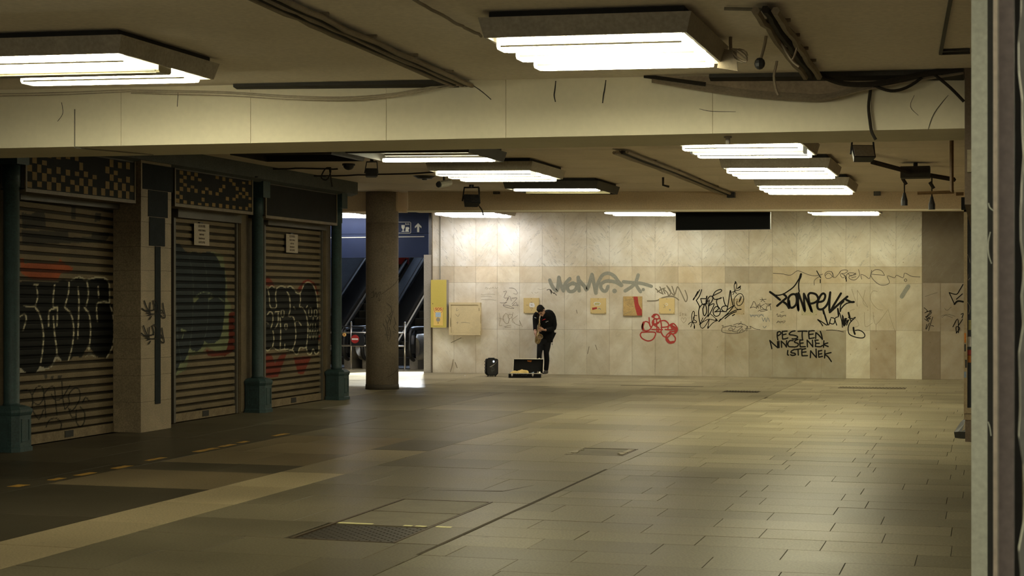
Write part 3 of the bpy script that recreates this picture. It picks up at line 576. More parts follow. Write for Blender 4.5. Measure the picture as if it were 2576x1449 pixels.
# edge of a closed hatch in the ceiling, top right
def cstrip(pa, pb, w):
    a, b = Vector(ce(*pa)), Vector(ce(*pb)); d = (b - a).normalized(); n_ = Vector((d.y, -d.x, 0)).normalized() * w
    P = [a - n_, b - n_, b + n_, a + n_]; return MB().hexa([(p.x, p.y, zc(p.x) - .02) for p in P] + [(p.x, p.y, zc(p.x) - .002) for p in P])
for pa, pb in (((2395, -25), (2366, 132)), ((2366, 132), (2440, 129)), ((2366, 124), (2440, 121))): cstrip(pa, pb, .012).build('hatch_edge', 'lampdark', ceil)
# ------------------------------------------------------------------ fittings on the marble wall
def wbox(mb, pa, pb, ta, tb, y0, y1, y=WY):
    """box on the wall between photo columns pa..pb and rows ta..tb"""
    a = aty(pa, tb, y); b = aty(pb, ta, y); return mb.box(a[0], b[0], y0, y1, a[2], b[2])
YS = WY - .16
def OS(px, py, l=0.0): return aty(px, py, YS - .013 - l)
a = aty(1105, 825, YS)
t = thing('sos_box', 'tall yellow emergency call box reading SOS beside the escalator opening', 'call box', (a[0], WY, a[2]))
xa, xb = aty(1084, 760, YS)[0], aty(1123.5, 760, YS)[0]; za, zb = aty(1100, 824, YS)[2], aty(1100, 704, YS)[2]
MB().box(xa, xb, YS, WY - .004, za, zb).build('housing', 'grey', t)
MB().box(xa, xb - .004, YS - .006, YS, za, zb).build('door', 'syel', t)
pa, pb = aty(1091, 810, YS), aty(1114.5, 810, YS)
MB().box(pa[0], pb[0], YS - .012, YS - .006, aty(1100, 819, YS)[2], aty(1100, 773, YS)[2]).build('speech_plate', 'syel2', t)
p = aty(1103, 781, YS - .013); text('lettering', 'SOS', .098, Matrix.Translation((p[0], YS - .0135, p[2])) @ FACE_Y, 'redp', t, 'CENTER', bold=.002)
MB().box(aty(1096.2, 0, YS)[0], aty(1109, 0, YS)[0], YS - .016, YS - .0125, aty(0, 793.5, YS)[2], aty(0, 782.5, YS)[2]).build('screen', 'lblue', t)
c = aty(1102.7, 804, YS); mb = MB(); mb.prism([(c[0] + .05 * math.cos(k * .3927), c[2] + .05 * math.sin(k * .3927)) for k in range(16)], 1, YS - .016, YS - .0125); mb.build('loudspeaker', 'grey', t)
c = aty(1102.7, 812.5, YS); mb = MB(); mb.prism([(c[0] + .011 * math.cos(k * .785), c[2] + .011 * math.sin(k * .785)) for k in range(8)], 1, YS - .018, YS - .0125); mb.build('call_button', 'black', t)
c = aty(1089, 764, YS); mb = MB(); mb.prism([(c[0] + .010 * math.cos(k * .785), c[2] + .010 * math.sin(k * .785)) for k in range(8)], 1, YS - .012, YS - .005); mb.build('lock', 'black', t)
mb = MB(); ribbon(mb, [(1091.5, 774), (1092, 781), (1095.5, 787)], .8, OS, .0003); ribbon(mb, [(1114, 774), (1113.5, 781), (1110, 787)], .8, OS, .0003); mb.build('red_arc', 'red', t)
# cream cabinet
YB = WY - .13
xa, xb = aty(1129, 800, YB)[0], aty(1208, 800, YB)[0]; za, zb = aty(1170, 843, YB)[2], aty(1170, 761, YB)[2]
t = thing('junction_cabinet', 'square cream metal cabinet with a worn framed door, right of the yellow call box', 'cabinet', ((xa + xb) / 2, WY, za))
MB().box(xa + .01, xb - .01, YB + .03, WY - .004, za + .01, zb - .005).build('body', 'jbox', t)
fr = MB(); w = .055; sk = .01
fr.box(xa, xb, YB, YB + .03, zb - w, zb).box(xa, xb, YB, YB + .03, za, za + w).box(xa, xa + w, YB + .0005, YB + .03, za + w, zb - w).box(xb - w, xb, YB + .0005, YB + .03, za + w, zb - w)
fr.build('door_frame', 'jbox', t)
d = MB().box(xa + w + .004, xb - w - .004, YB + .012, YB + .03, za + w + .003, zb - w - .012).build('door_panel', 'jbox', t)
MB().tube([(xb + .006, YB + .02, zb - .1), (xb + .006, YB + .02, zb - .3)], .012).tube([(xb + .006, YB + .02, za + .1), (xb + .006, YB + .02, za + .28)], .012).build('hinge', 'jbox', t)
mb = MB()
for s in ([(1133, 800), (1133.5, 812), (1133, 822)], [(1205, 775), (1205.5, 782)]): ribbon(mb, s, 1.1, lambda px, py, l: aty(px, py, YB - .001 - l), .0005, taper=True)
mb.build('rust_chips', 'iron', t)
mb = MB()
for s in ([(1150, 775), (1148, 782), (1154, 779)], [(1146, 790), (1152, 796), (1156, 790)], [(1148, 812), (1152, 810), (1150, 815)], [(1160, 812), (1168, 811), (1182, 813)]): ribbon(mb, s, 1.2, lambda px, py, l: aty(px, py, YB + .011 - l), .0005, taper=True)
mb.build('scuff', 'pen', t)
# conduit up the wall
t = MB().tube([aty(1107, 703, WY - .06), aty(1107, 546, WY - .03), aty(1092, 533, WY - .05)], .014, 8).build('wall_conduit', 'whitecable', None, 'pale thin conduit rising from the yellow call box to the beam', 'pipe')
# yellow plates
def plate(pa, pb, ta, tb, m, label, d=.03):
    a = aty(pa, tb, WY); b = aty(pb, ta, WY)
    t = thing('wall_plate', label, 'plate', ((a[0] + b[0]) / 2, WY, a[2]), group='square plates in a row on the marble wall')
    MB().box(a[0], b[0], WY - d, WY - .004, a[2], b[2]).build('board', m, t); 
    mb = MB()
    for (x, z) in ((a[0] + .02, a[2] + .02), (b[0] - .02, a[2] + .02), ((a[0] + b[0]) / 2, b[2] - .02)): mb.box(x - .006, x + .006, WY - d - .004, WY - d, z - .006, z + .006)
    mb.build('screw', 'iron', t)
    return t, (lambda px, py, l=0.0: aty(px, py, WY - d - .001 - l))
def sticker(t, OP, pts, m, name='sticker', l=.0005):
    mb = MB(); mb.add([OP(x, y, l) for x, y in pts], [tuple(range(len(pts)))[::-1]]); return mb.build(name, m, t)
t, O = plate(1318, 1356.5, 749.5, 787.5, 'plate', "yellow square plate with a torn white sticker by the musician's head")
sticker(t, O, [(1332, 762), (1343, 762), (1345.5, 768), (1344, 773), (1334, 773), (1331.5, 770)], 'wht')
mb = MB()
for s in ([(1325, 767), (1326, 768)], [(1328, 767), (1328.6, 768)], [(1336, 766), (1336.4, 768.5)], [(1338.6, 766), (1339, 768.5)], [(1333, 773.5), (1336, 775), (1338, 774), (1340, 777)], [(1335, 760.5), (1339, 760.5)], [(1337, 779), (1337, 781)]): ribbon(mb, s, 1.1, O, .001)
mb.build('pen_mark', 'pend', t)
t, O = plate(1486, 1525, 750, 788.5, 'plate', 'yellow square plate with a red sticker and a pale oval sticker')
sticker(t, O, [(1493, 763), (1497, 759.5), (1508, 760), (1512, 764), (1508, 768.5), (1496, 768.5)], 'wht'); sticker(t, O, [(1495.5, 763.5), (1498, 761.5), (1507, 761.5), (1509.5, 764.5), (1507, 767), (1497, 767)], 'ypale', 'sticker', .001)
sticker(t, O, [(1489.5, 774), (1501.5, 772.5), (1502, 777), (1490, 780)], 'redp'); 
mb = MB(); ribbon(mb, [(1505, 777), (1508, 776), (1511, 778)], 1.6, O, .0006); mb.build('pen_mark', 'bluep', t)
t, O = plate(1569, 1616, 745.5, 794, 'ply', 'larger plywood square with a bent red painted stripe', .05)
sticker(t, O, [(1593, 746.2), (1604, 746.2), (1606.5, 765), (1614.5, 780), (1615, 793.5), (1603, 793.5), (1597, 771)], 'redp', 'red_stripe')
mb = MB(); ribbon(mb, [(1571, 790), (1580, 786), (1588, 783)], .9, O, .0006); ribbon(mb, [(1572, 756), (1590, 752), (1598, 758)], .7, O, .0006); ribbon(mb, [(1576, 764), (1586, 772), (1594, 770)], .7, O, .0006); mb.build('scratch', 'brp', t)
t, O = plate(1658.5, 1697.5, 750, 789, 'plate', 'yellow square plate with faint marks above the red spray tag')
sticker(t, O, [(1683.5, 777.5), (1687, 777.5), (1687, 781.5), (1683.5, 781.5)], 'grey')
mb = MB(); ribbon(mb, [(1674, 764), (1677, 763), (1680, 766), (1677, 769), (1674, 767)], 1.1, O, .0006); mb.build('pen_mark', 'wht', t)
mb = MB(); ribbon(mb, [(1669, 766), (1672, 769), (1671, 774), (1669, 773)], 1.0, O, .0006); ribbon(mb, [(1673, 767), (1674, 775)], .8, O, .0006); mb.build('pen_mark', 'pen', t)
t, O = plate(1836, 1873, 751, 791.5, 'tanplate', 'faded tan square plate under the smiling black tag', .002)
t, O = plate(2016, 2055.5, 752.5, 793.5, 'faint', 'pale greenish square plate behind the large black tag', .002)

# ------------------------------------------------------------------ escalator hall on the far left
MB().box(-20.3, -20, 26, 53, -.3, 11).build('wall_left', 'shopwall', kind='structure')
MB().box(-12.95, -12.6, WY + .4, 53, -.3, 11).build('wall_shaft', 'steeld', kind='structure')
hd = MB().box(-20, -12.99, WY + .02, WY + .2, 2.79, 4.1).build('trim_2', 'dark', kind='structure')
t = thing('blue_sign_panel', 'wide dark blue overhead panel with white arrow and buffet pictogram', 'sign', (-15, WY, 2.8))
zj = 3.37
MB().box(-19.9, -12.99, WY - .02, WY + .02, 2.79, zj - .004).build('panel', 'blue', t)
MB().box(-19.9, -12.99, WY - .02, WY + .02, zj + .004, 4.0).build('panel', 'blue', t)
def OH(px, py, l=0.0): return aty(px, py, WY - .021 - l)
a, b = OH(700, 598.5), OH(1067, 595); MB().hexa([(a[0], WY - .026, a[2] - .02), (b[0], WY - .026, b[2] - .012), (b[0], WY - .02, b[2] - .012), (a[0], WY - .02, a[2] - .02), (a[0], WY - .026, a[2]), (b[0], WY - .026, b[2] + .008), (b[0], WY - .02, b[2] + .008), (a[0], WY - .02, a[2])]).build('white_line', 'white', t)
Zs = lambda s: zoomed(990, 530, 16.1, s)
def poly(s, name, m='white', l=.003):
    pts = Zs(s)[0]; mb = MB(); n = len(pts); mb.add([OH(x, y, l) for x, y in pts] + [OH(x, y, 0) for x, y in pts], [tuple(range(n))[::-1]] + [(i, (i + 1) % n, n + (i + 1) % n, n + i) for i in range(n)]); return mb.build(name, m, t)
poly("995,500 1130,635 1130,710 1040,640 1040,868 955,868 955,640 865,710 865,635", 'arrow')
poly("320,580 455,580 455,680 430,730 405,750 405,820 445,830 445,855 325,855 325,830 370,820 370,750 345,730 320,680", 'glass_symbol')
poly("490,680 510,662 600,662 635,690 635,735 605,765 605,820 632,825 625,855 470,855 465,825 490,815", 'cup_symbol')
mb = MB(); ribbon(mb, Zs("100,462 670,462 697,490 697,885 670,910 100,910 100,462")[0], 1.3, OH, .003, False); mb.build('pictogram_frame', 'white', t)
p = OH(990 + 470 / 16.1, 530 + 578 / 16.1); text('lettering', 'Büfé', .062, Matrix.Translation((p[0], WY - .024, p[2])) @ FACE_Y, 'white', t)
S30 = math.tan(R(30))
def esc(label, xr, w=1.5, y0=38.75):
    """escalator climbing away from the hall; xr is the outer face of its right balustrade"""
    t = thing('escalator', label, 'escalator', (xr - w / 2, y0, 0), group='escalators side by side in the dark hall')
    ln = 1.35; yk = y0 + ln                                             # level landing, then the 30 degree climb
    top = yk + 7.0
    def prof(h, tip):                                                   # outline in (y, z) of one balustrade layer
        return [(y0 + tip, .28), (yk + .25, .28)] + [(top, .28 + (top - yk - .25) * S30), (top, h + (top - yk) * S30), (yk, h), (y0 + tip + .1, h), (y0 + tip - .12, h - .12), (y0 + tip - .2, (h + .28) / 2), (y0 + tip - .12, .40)]
    for sd, xo in ((1, xr), (-1, xr - w)):
        xa, xb = (xo - .22, xo) if sd > 0 else (xo, xo + .22)
        b = MB(); b.prism(prof(.98, .2), 0, xa + .06, xb - .06); b = b.build('balustrade', 'glassd', t)
        # swelling steel drum at the foot
        n = 14; ring = []
        for i in range(n + 1):
            a = math.pi * i / n; ring.append((.13 * math.sin(a), .56 - .33 * math.cos(a)))
        for face in ((1,) if sd > 0 else (1, -1)):
            v = []; f = []
            for yy in (y0 - .02, y0 + .05, yk + .4):
                e = .75 if yy < y0 else 1
                for (dx, z) in ring: v.append((xo + face * (dx * e + .0) if face > 0 else xo + face * dx, yy, .57 + (z - .57) * e))
            m2 = n + 1
            for j in range(2):
                for i in range(n): f.append((j * m2 + i, j * m2 + i + 1, (j + 1) * m2 + i + 1, (j + 1) * m2 + i))
            f.append(tuple(range(m2)))
            MB().add(v, f).build('steel_cladding', 'drum', b, smooth=True)
        MB().box(xa, xb, y0 + .12, yk + .3, 0, .28).build('plinth', 'grey', b)
        xc = (xa + xb) / 2; hr = [(yk + 6.9, 1.05 + 6.9 * S30), (yk + 1, 1.05 + 1 * S30), (yk + .3, 1.10), (yk - .2, 1.03), (y0 + .1, 1.03), (y0 - .12, .95), (y0 - .2, .65), (y0 - .12, .36), (y0 + .1, .24), (y0 + .4, .22)]
        MB().tube([(xc, p[0], p[1]) for p in smooth_path([(q[0], q[1]) for q in hr], 3)], .05, 8).build('handrail', 'rubber', b, smooth=True)
        xi = xa - .02 if sd > 0 else xb + .02
        MB().hexa([(xi - .012, yk, .08), (xi + .012, yk, .08), (xi + .012, top, .08 + 7 * S30), (xi - .012, top, .08 + 7 * S30), (xi - .012, yk, .17), (xi + .012, yk, .17), (xi + .012, top, .17 + 7 * S30), (xi - .012, top, .17 + 7 * S30)]).build('skirt_strip', 'steel', b)
        MB().hexa([(xi - .010, yk, -.25), (xi + .010, yk, -.25), (xi + .010, top, -.25 + 7 * S30), (xi - .010, top, -.25 + 7 * S30), (xi - .010, yk, .08), (xi + .010, yk, .08), (xi + .010, top, .08 + 7 * S30), (xi - .010, top, .08 + 7 * S30)]).build('skirt_panel', 'glassd', b)
    MB().box(xr - w + .2, xr - .2, y0 + .1, yk + .3, -.01, .03).build('comb_plate', 'steeld', t)
    for k in range(18):
        yy = yk + .3 + k * .35; zz = .03 + k * .35 * S30
        s = MB().box(xr - w + .22, xr - .22, yy, yy + .37, zz - .05, zz + .20); s = s.build('step', 'step', t)
        MB().box(xr - w + .22, xr - .22, yy - .004, yy + .03, zz + .19, zz + .206).build('step_edge', 'steeld', s)
    return t
esc('escalator with steel drum foot directly beside the marble wall', -13.84)
esc('escalator left of the round pillar behind the no entry sign', -15.62)
MB().hexa([(-15.61, 40.0, .5), (-15.35, 40.0, .5), (-15.35, 47, 4.75), (-15.61, 47, 4.75), (-15.61, 40.0, .85), (-15.35, 40.0, .85), (-15.35, 47, 5.0), (-15.61, 47, 5.0)]).build('escalator_deck', 'bluegrey', None, 'sloping blue grey metal deck between the two escalators', 'deck')
MB().hexa([(-18.8, 40.0, .5), (-17.13, 40.0, .5), (-17.13, 47, 4.75), (-18.8, 47, 4.75), (-18.8, 40.0, .85), (-17.13, 40.0, .85), (-17.13, 47, 5.0), (-18.8, 47, 5.0)]).build('escalator_deck', 'bluegrey', None, 'sloping blue grey metal deck left of the farther escalator', 'deck')
q = aty(1016, 657, 43.2); t = thing('red_box', 'small red box glimpsed high up behind the round pillar', 'box', q)
MB().box(q[0] - .16, q[0] + .12, 43.2, 43.3, q[2] - .09, q[2] + .2).build('case', 'red', t); MB().tube([(q[0], 43.25, q[2] + .2), (q[0], 43.25, 5.2)], .015, 6).build('hanger', 'black', t)
MB().hexa([(-20, 40.6, 4.0), (-12.6, 40.6, 4.0), (-12.6, 53, 11.0), (-20, 53, 11.0), (-20, 40.6, 4.3), (-12.6, 40.6, 4.3), (-12.6, 53, 11.3), (-20, 53, 11.3)]).build('ceiling_shaft', 'steeld', kind='structure')
dl = bpy.data.lights.new('daylight_from_street', 'AREA'); dl.shape = 'RECTANGLE'; dl.size = 6; dl.size_y = 3; dl.energy = 420; dl.color = (.62, .76, 1)
do = bpy.data.objects.new('daylight_from_street', dl); COL.objects.link(do); do.location = (-16, 52, 8.6); do.rotation_euler = Vector((0, -.86, -.5)).to_track_quat('-Z', 'Y').to_euler()
# railing with the no entry sign
t = thing('railing', 'steel tube railing with three posts in front of the escalators', 'railing', (-15, 38.3, 0))
xs = [-17.1, fl(880, 930)[0], fl(1022, 931)[0]]; yr_ = 38.3
for x in xs:
    p = MB().tube([(x, yr_, .01), (x, yr_, 1.17)], .027, 8).build('post', 'steel', t, smooth=True)
    MB().tube([(x, yr_, 0), (x, yr_, .015)], .07, 10).build('foot_plate', 'steel', p); MB().ball((x, yr_, 1.18), .032, .032, .03, 8, 5).build('post_cap', 'steel', p)
for z, rr, m in ((1.08, .018, 'black'), (.93, .022, 'steel'), (.60, .022, 'steel')):
    MB().tube([(xs[0], yr_, z), (xs[1], yr_, z), (xs[2], yr_, z)], rr, 8).build('rail', m, t, smooth=True)
c = aty(893, 853, yr_ - .05)
t = thing('no_entry_sign', 'round red no entry sign with a white bar on the railing', 'sign', (c[0], yr_ - .05, c[2]))
MB().box(c[0] - .11, c[0] + .24, yr_ - .035, yr_ - .028, c[2] - .17, c[2] + .15).build('backing_panel', 'glassd', t)
mb = MB(); mb.prism([(c[0] + .107 * math.cos(k * math.pi / 14), c[2] + .107 * math.sin(k * math.pi / 14)) for k in range(28)], 1, yr_ - .052, yr_ - .036); mb.build('disc', 'red', t)
MB().box(c[0] - .085, c[0] + .085, yr_ - .055, yr_ - .052, c[2] - .02, c[2] + .02).build('white_bar', 'wht', t)
c = aty(867, 842, 38.29); t = thing('warning_sticker', 'small round pictogram plate on the railing left of the no entry sign', 'sticker', c)
mb = MB(); mb.prism([(c[0] + .05 * math.cos(k * .52), c[2] + .05 * math.sin(k * .52)) for k in range(12)], 1, c[1] - .022, c[1] - .012); mb.build('disc', 'syel2', t)
mb = MB(); mb.tube([(c[0] - .03, c[1] - .024, c[2] - .03), (c[0] + .03, c[1] - .024, c[2] + .03)], .006, 4); mb.tube([(c[0] + .03, c[1] - .024, c[2] - .03), (c[0] - .03, c[1] - .024, c[2] + .03)], .006, 4); mb.build('cross', 'redp', t)
MB().box(c[0] - .008, c[0] + .008, c[1] - .014, c[1] + .012, c[2] - .05, c[2] + .09).build('strap', 'steel', t)
# floodlight of the hall, throws the white patch on the floor
fp = Vector((-13.93, 39.75, 3.78))
t = thing('hall_floodlight', 'small floodlight under the hall ceiling behind the blue panel', 'light', fp)
MB().box(fp.x - .14, fp.x + .14, fp.y - .05, fp.y + .06, fp.z - .1, fp.z + .1).build('housing', 'black', t); MB().tube([fp, fp + Vector((0, .06, .175))], .02).build('bracket', 'black', t)
sl = bpy.data.lights.new('floodlight_beam', 'SPOT'); sl.energy = FLOOD; sl.color = (.86, .92, 1); sl.spot_size = R(64); sl.spot_blend = .2; sl.shadow_soft_size = .05
so = bpy.data.objects.new('floodlight_beam', sl); COL.objects.link(so); so.location = (fp.x, fp.y - .07, fp.z)
so.rotation_euler = Vector((1.7, -6.0, -3.78)).to_track_quat('-Z', 'Y').to_euler()

# ------------------------------------------------------------------ round pillar
pc = Vector((-11.60, 30.47, 0)); PR = .325
t = thing('round_pillar', 'thick round concrete pillar in front of the escalator hall', 'pillar', pc)
zt = zc(pc.x) - .004; zj = 3.30
n = 40
MB().loft([(pc.x, pc.y, .10, PR, PR), (pc.x, pc.y, zj - .004, PR, PR), (pc.x, pc.y, zj, PR - .006, PR - .006)], n).build('shaft', 'conc', t, smooth=False)
MB().loft([(pc.x, pc.y, zj, PR - .006, PR - .006), (pc.x, pc.y, zj + .005, PR, PR), (pc.x, pc.y, zt, PR, PR)], n).build('shaft_top', 'conc', t)
MB().loft([(pc.x, pc.y, 0, PR + .012, PR + .012), (pc.x, pc.y, .09, PR + .008, PR + .008), (pc.x, pc.y, .10, PR, PR)], n).build('base_ring', 'concd', t)
for o in t.children:
    for p in o.data.polygons: p.use_smooth = abs(p.normal.z) < .5
def OC(px, py, l=0.0):
    r = ray(px, py); rr = PR + .002 + l; a = r[0] ** 2 + r[1] ** 2; b = -2 * (r[0] * pc.x + r[1] * pc.y); c = pc.x ** 2 + pc.y ** 2 - rr * rr
    d = max(b * b - 4 * a * c, 0); q = (-b - math.sqrt(d)) / (2 * a); return (r[0] * q, r[1] * q, EYE + r[2] * q)
ZP = lambda s: zoomed(820, 640, 4.5275, s)
tag_strokes('graffiti', ZP("695,560 740,600 745,660 720,690;680,740 700,820 710,900;650,790 680,850 695,915 710,990;695,690 740,770;740,690 700,790;670,915 720,920;720,830 735,900 725,970;765,640 745,720 730,800;780,720 790,790 770,830 800,870;760,880 800,890;770,900 820,960;790,760 800,800"), 1.5, OC, 'blkt', t)
tag_strokes('graffiti', ZP("520,440 545,420 540,490 570,430 575,490 600,440 620,430 605,480;515,490 610,500;590,520 620,515 605,530;570,400 565,385"), 1.3, OC, 'blkt', t)
tag_strokes('crack', ZP("835,260 790,330 720,390 630,455;830,1285 780,1350 700,1400"), 1.0, OC, 'concd', t)
# ------------------------------------------------------------------ the row of shops on the left
XS = -11.42                                                             # plane of the shutters
shop = MB().box(-14.5, XS - .12, 6.0, 27.05, 0, 4.2).build('wall_shops', 'shopwall', kind='structure')
MB().box(XS - .14, XS + .02, 6.0, 16.9, 0, 4.2).build('wall_shops_near', 'shopwall', kind='structure')
# fascia along the ceiling
def zlo(y): return 3.42
f = MB(); f.prism([(-11.75, 3.95), (-11.75, 3.72), (-11.10, 3.66), (-10.98, 3.70), (-10.98, 3.95)], 1, 15.2, 27.6); f = f.build('trim_3', 'fascia', kind='structure')
ST = []
def col_at(px, x): return atx(px, 800, x)[1]
def column(label, y, x=-11.2):
    t = thing('iron_column', label, 'column', (x, y, 0), group='teal iron columns along the shuttered shops')
    r = .093
    def octo(h, c): return [(h, c), (c, h), (-c, h), (-h, c), (-h, -c), (-c, -h), (c, -h), (h, -c)]
    def ring(mb, hs):
        v = []; 
        for (h, c, z) in hs: v += [(x + p[0], y + p[1], z) for p in octo(h, c)]
        m = len(hs); fs = [(i * 8 + k, i * 8 + (k + 1) % 8, (i + 1) * 8 + (k + 1) % 8, (i + 1) * 8 + k) for i in range(m - 1) for k in range(8)]
        return mb.add(v, [tuple(f_) for f_ in fs] + [tuple(range((m - 1) * 8, m * 8)), tuple(range(8))[::-1]])
    ring(MB(), [(.205, .13, 0), (.205, .13, .05), (.19, .12, .06), (.19, .12, .43), (.195, .125, .44), (.205, .13, .47), (.205, .13, .50), (.17, .10, .53), (.13, .07, .545)]).build('pedestal', 'teal', t)
    pn = MB()
    for (nx, ny) in ((1, 0), (0, -1)):
        for (u0, u1, z0, z1) in ((-.085, .085, .12, .135), (-.085, .085, .375, .39), (-.085, -.07, .135, .375), (.07, .085, .135, .375)):
            if nx: pn.box(x + .19, x + .197, y + u0, y + u1, z0, z1)
            else: pn.box(x + u0, x + u1, y - .197, y - .19, z0, z1)
    pn.build('pedestal_panel', 'teal', t)
    MB().loft([(x, y, .54, r + .012, r + .012), (x, y, .58, r, r), (x, y, 3.15, r, r), (x, y, 3.16, r + .012, r + .012), (x, y, 3.42, r + .012, r + .012)], 20).build('shaft', 'teal', t, smooth=True)
    MB().box(x - .13, x + .16, y - .13, y + .13, 3.42, 3.70).build('capital', 'teal', t)
    return t
YC = [col_at(29, -11.2), col_at(648, -11.2), col_at(846.5, -11.2)]
for lab, y in zip(('teal iron column at the left edge of the view', 'teal iron column between the second and third shutters', 'teal iron column at the far end of the shops'), YC): column(lab, y)
# stone pillar
t = thing('stone_pillar', 'square limestone slab pillar with a dark vertical strip, between first and second shutters', 'pillar', (-11.3, 20.17, 0))
sx0, sx1, sy0, sy1 = -11.42, -11.0, 19.75, 20.6
MB().box(sx0, sx1 - .02, sy0 + .02, sy1 - .02, 0, 3.70).build('core', 'grout', t)
zs = [0, .41, .77, 1.0, 1.27, 1.58, 1.92, 2.20, 2.52, 2.86, 3.20, 3.70]
for a, b in zip(zs[:-1], zs[1:]):
    MB().box(sx0, sx1 - .002, sy0 + jit(.002), sy0 + .02, a + .002, b - .002).build('stone_slab', 'stonep', t)
    d = jit(.002); mid = sy0 + .40
    MB().box(sx1 - .02, sx1 + d, sy0 + .001, mid - .001, a + .002, b - .002).build('stone_slab', 'stonep', t)
    MB().box(sx1 - .02, sx1 + d, mid + .001, sy1, a + .002, b - .002).build('stone_slab', 'stonep', t)
def zx(py, x=-11.0, px=392): return atx(px, py, x)[2]
def ypx(px, x=-11.0): return atx(px, 800, x)[1]
for (pa, pb, ta, tb) in ((389.5, 403, 620, 1016), (375, 414, 547, 619), (372, 421, 480, 546), (358, 434, 415, 479)):
    MB().box(sx1, sx1 + .008, ypx(pa), ypx(pb), zx(tb), zx(ta)).build('slate_strip', 'slate', t)
def OP(px, py, l=0.0): return atx(px, py, sx1 + .010 + l)
Z6 = lambda s: zoomed(320, 680, 3.45, s)
for dx, dy in ((0, 0), (-8, 215)):
    st = Z6("150,265 170,320 200,370;130,330 160,352 200,360;160,350 240,345;200,280 196,350;225,265 240,330 215,350;170,370 230,380 300,370;310,285 320,350 330,400 320,415 290,390;280,360 300,345 315,375;195,425 210,400;240,255 270,300 260,370;180,390 205,385")
    tag_strokes('graffiti', [[(x + dx / 3.45, y + dy / 3.45) for x, y in s] for s in st], 2.6, OP, 'blk', t)
# ---- shutters
Zc1 = lambda s: zoomed(0, 380, 3.622, s)
Zc2 = lambda s: zoomed(0, 680, 3.019, s)
Zc3 = lambda s: zoomed(320, 380, 3.622, s)
Zc4 = Z6
Zc5 = lambda s: zoomed(600, 680, 3.813, s)
Zc6 = lambda s: zoomed(600, 420, 4.527, s)
BK = (.008, .008, .007); SL = (.030, .037, .041); CRM = (.52, .47, .33); GRN = (.165, .18, .10); RD = (.36, .055, .025); SOOT = (.05, .044, .034); BASE = (.155, .12, .074)
def poly_l(s, c): return [('p', q, c) for q in s]
def line_l(s, c, w): return [('l', smooth_path(q, 3), c, w) for q in s]
PAINT1 = (poly_l(Zc1("185,975 215,975 217,1020 530,1020 545,975 578,1020 665,1062 660,1100 560,1110 520,1180 300,1172 190,1112"), (.30, .075, .03))
 + poly_l(Zc1("195,560 290,575 320,555 405,560 420,690 205,705;195,720 620,732 625,790 830,780 845,740 1010,745 960,830 205,850;870,560 920,570 915,640 860,640;650,500 690,500 690,620 650,620"), SOOT)
 + poly_l(Zc2("140,90 180,80 440,88 480,66 510,85 540,72 600,48 650,75 700,55 780,58 825,90 838,240 862,300 872,460 855,590 815,665 750,665 720,640 690,600 672,560 655,600 620,660 560,655 520,690 470,690 430,640 400,700 370,735 310,745 280,772 200,780 140,750"), BK)
 + poly_l(Zc2("275,772 305,725 350,745 385,735 425,645 440,642 470,690 445,680 430,670 400,725 370,750 310,765;640,665 672,625 690,625 730,665 700,650 675,640;662,600 672,558 692,600;150,735 195,778 150,780"), (.34, .31, .24))
 + line_l(Zc2("255,112 290,112;275,115 287,200 268,268;180,268 225,275 272,270;270,285 305,345 330,480 325,600 310,700;415,110 405,200 405,275 437,275;437,282 433,420;370,420 372,320 400,292 437,288;405,350 415,480 430,590 432,640;525,90 520,170 492,278;495,285 540,335 560,440 550,570 520,685;592,130 600,250 590,520;660,80 672,180 655,272;640,282 680,345 688,480 675,600;745,120 750,210;740,390 735,262 780,240 832,245;540,76 600,50 650,76;670,72 740,52 800,62 830,110 832,240;835,265 858,340 868,470 850,590 810,662;152,352 185,330 200,360 195,390 175,460"), CRM, 3.2)
 + line_l(Zc2("158,912 215,912 245,960 242,1060 215,1120;245,990 290,1022 330,970 322,890 280,888 247,945;330,910 340,1000 348,1115;245,1060 295,1130 330,1060;340,930 375,890 412,892 422,990 432,1100;390,940 425,990 475,965;470,842 475,960 492,1055;470,975 530,880;495,1055 528,1010 520,950 560,898 600,905 605,980 555,1060 530,1055;520,1045 545,1115 580,1112;580,1060 580,1150 610,1190 640,1150 642,1080 610,1040;625,1005 650,965 675,990;350,1190 370,1145 420,1120 465,1160 460,1210"), BK, 2.8)
 + poly_l(Zc2("455,1225 520,1225 525,1300 460,1300;560,1215 620,1215 625,1280 560,1280;335,790 360,790 355,830 340,820;385,800 410,800 405,830 388,830;435,800 470,800 462,830 440,830"), SOOT))
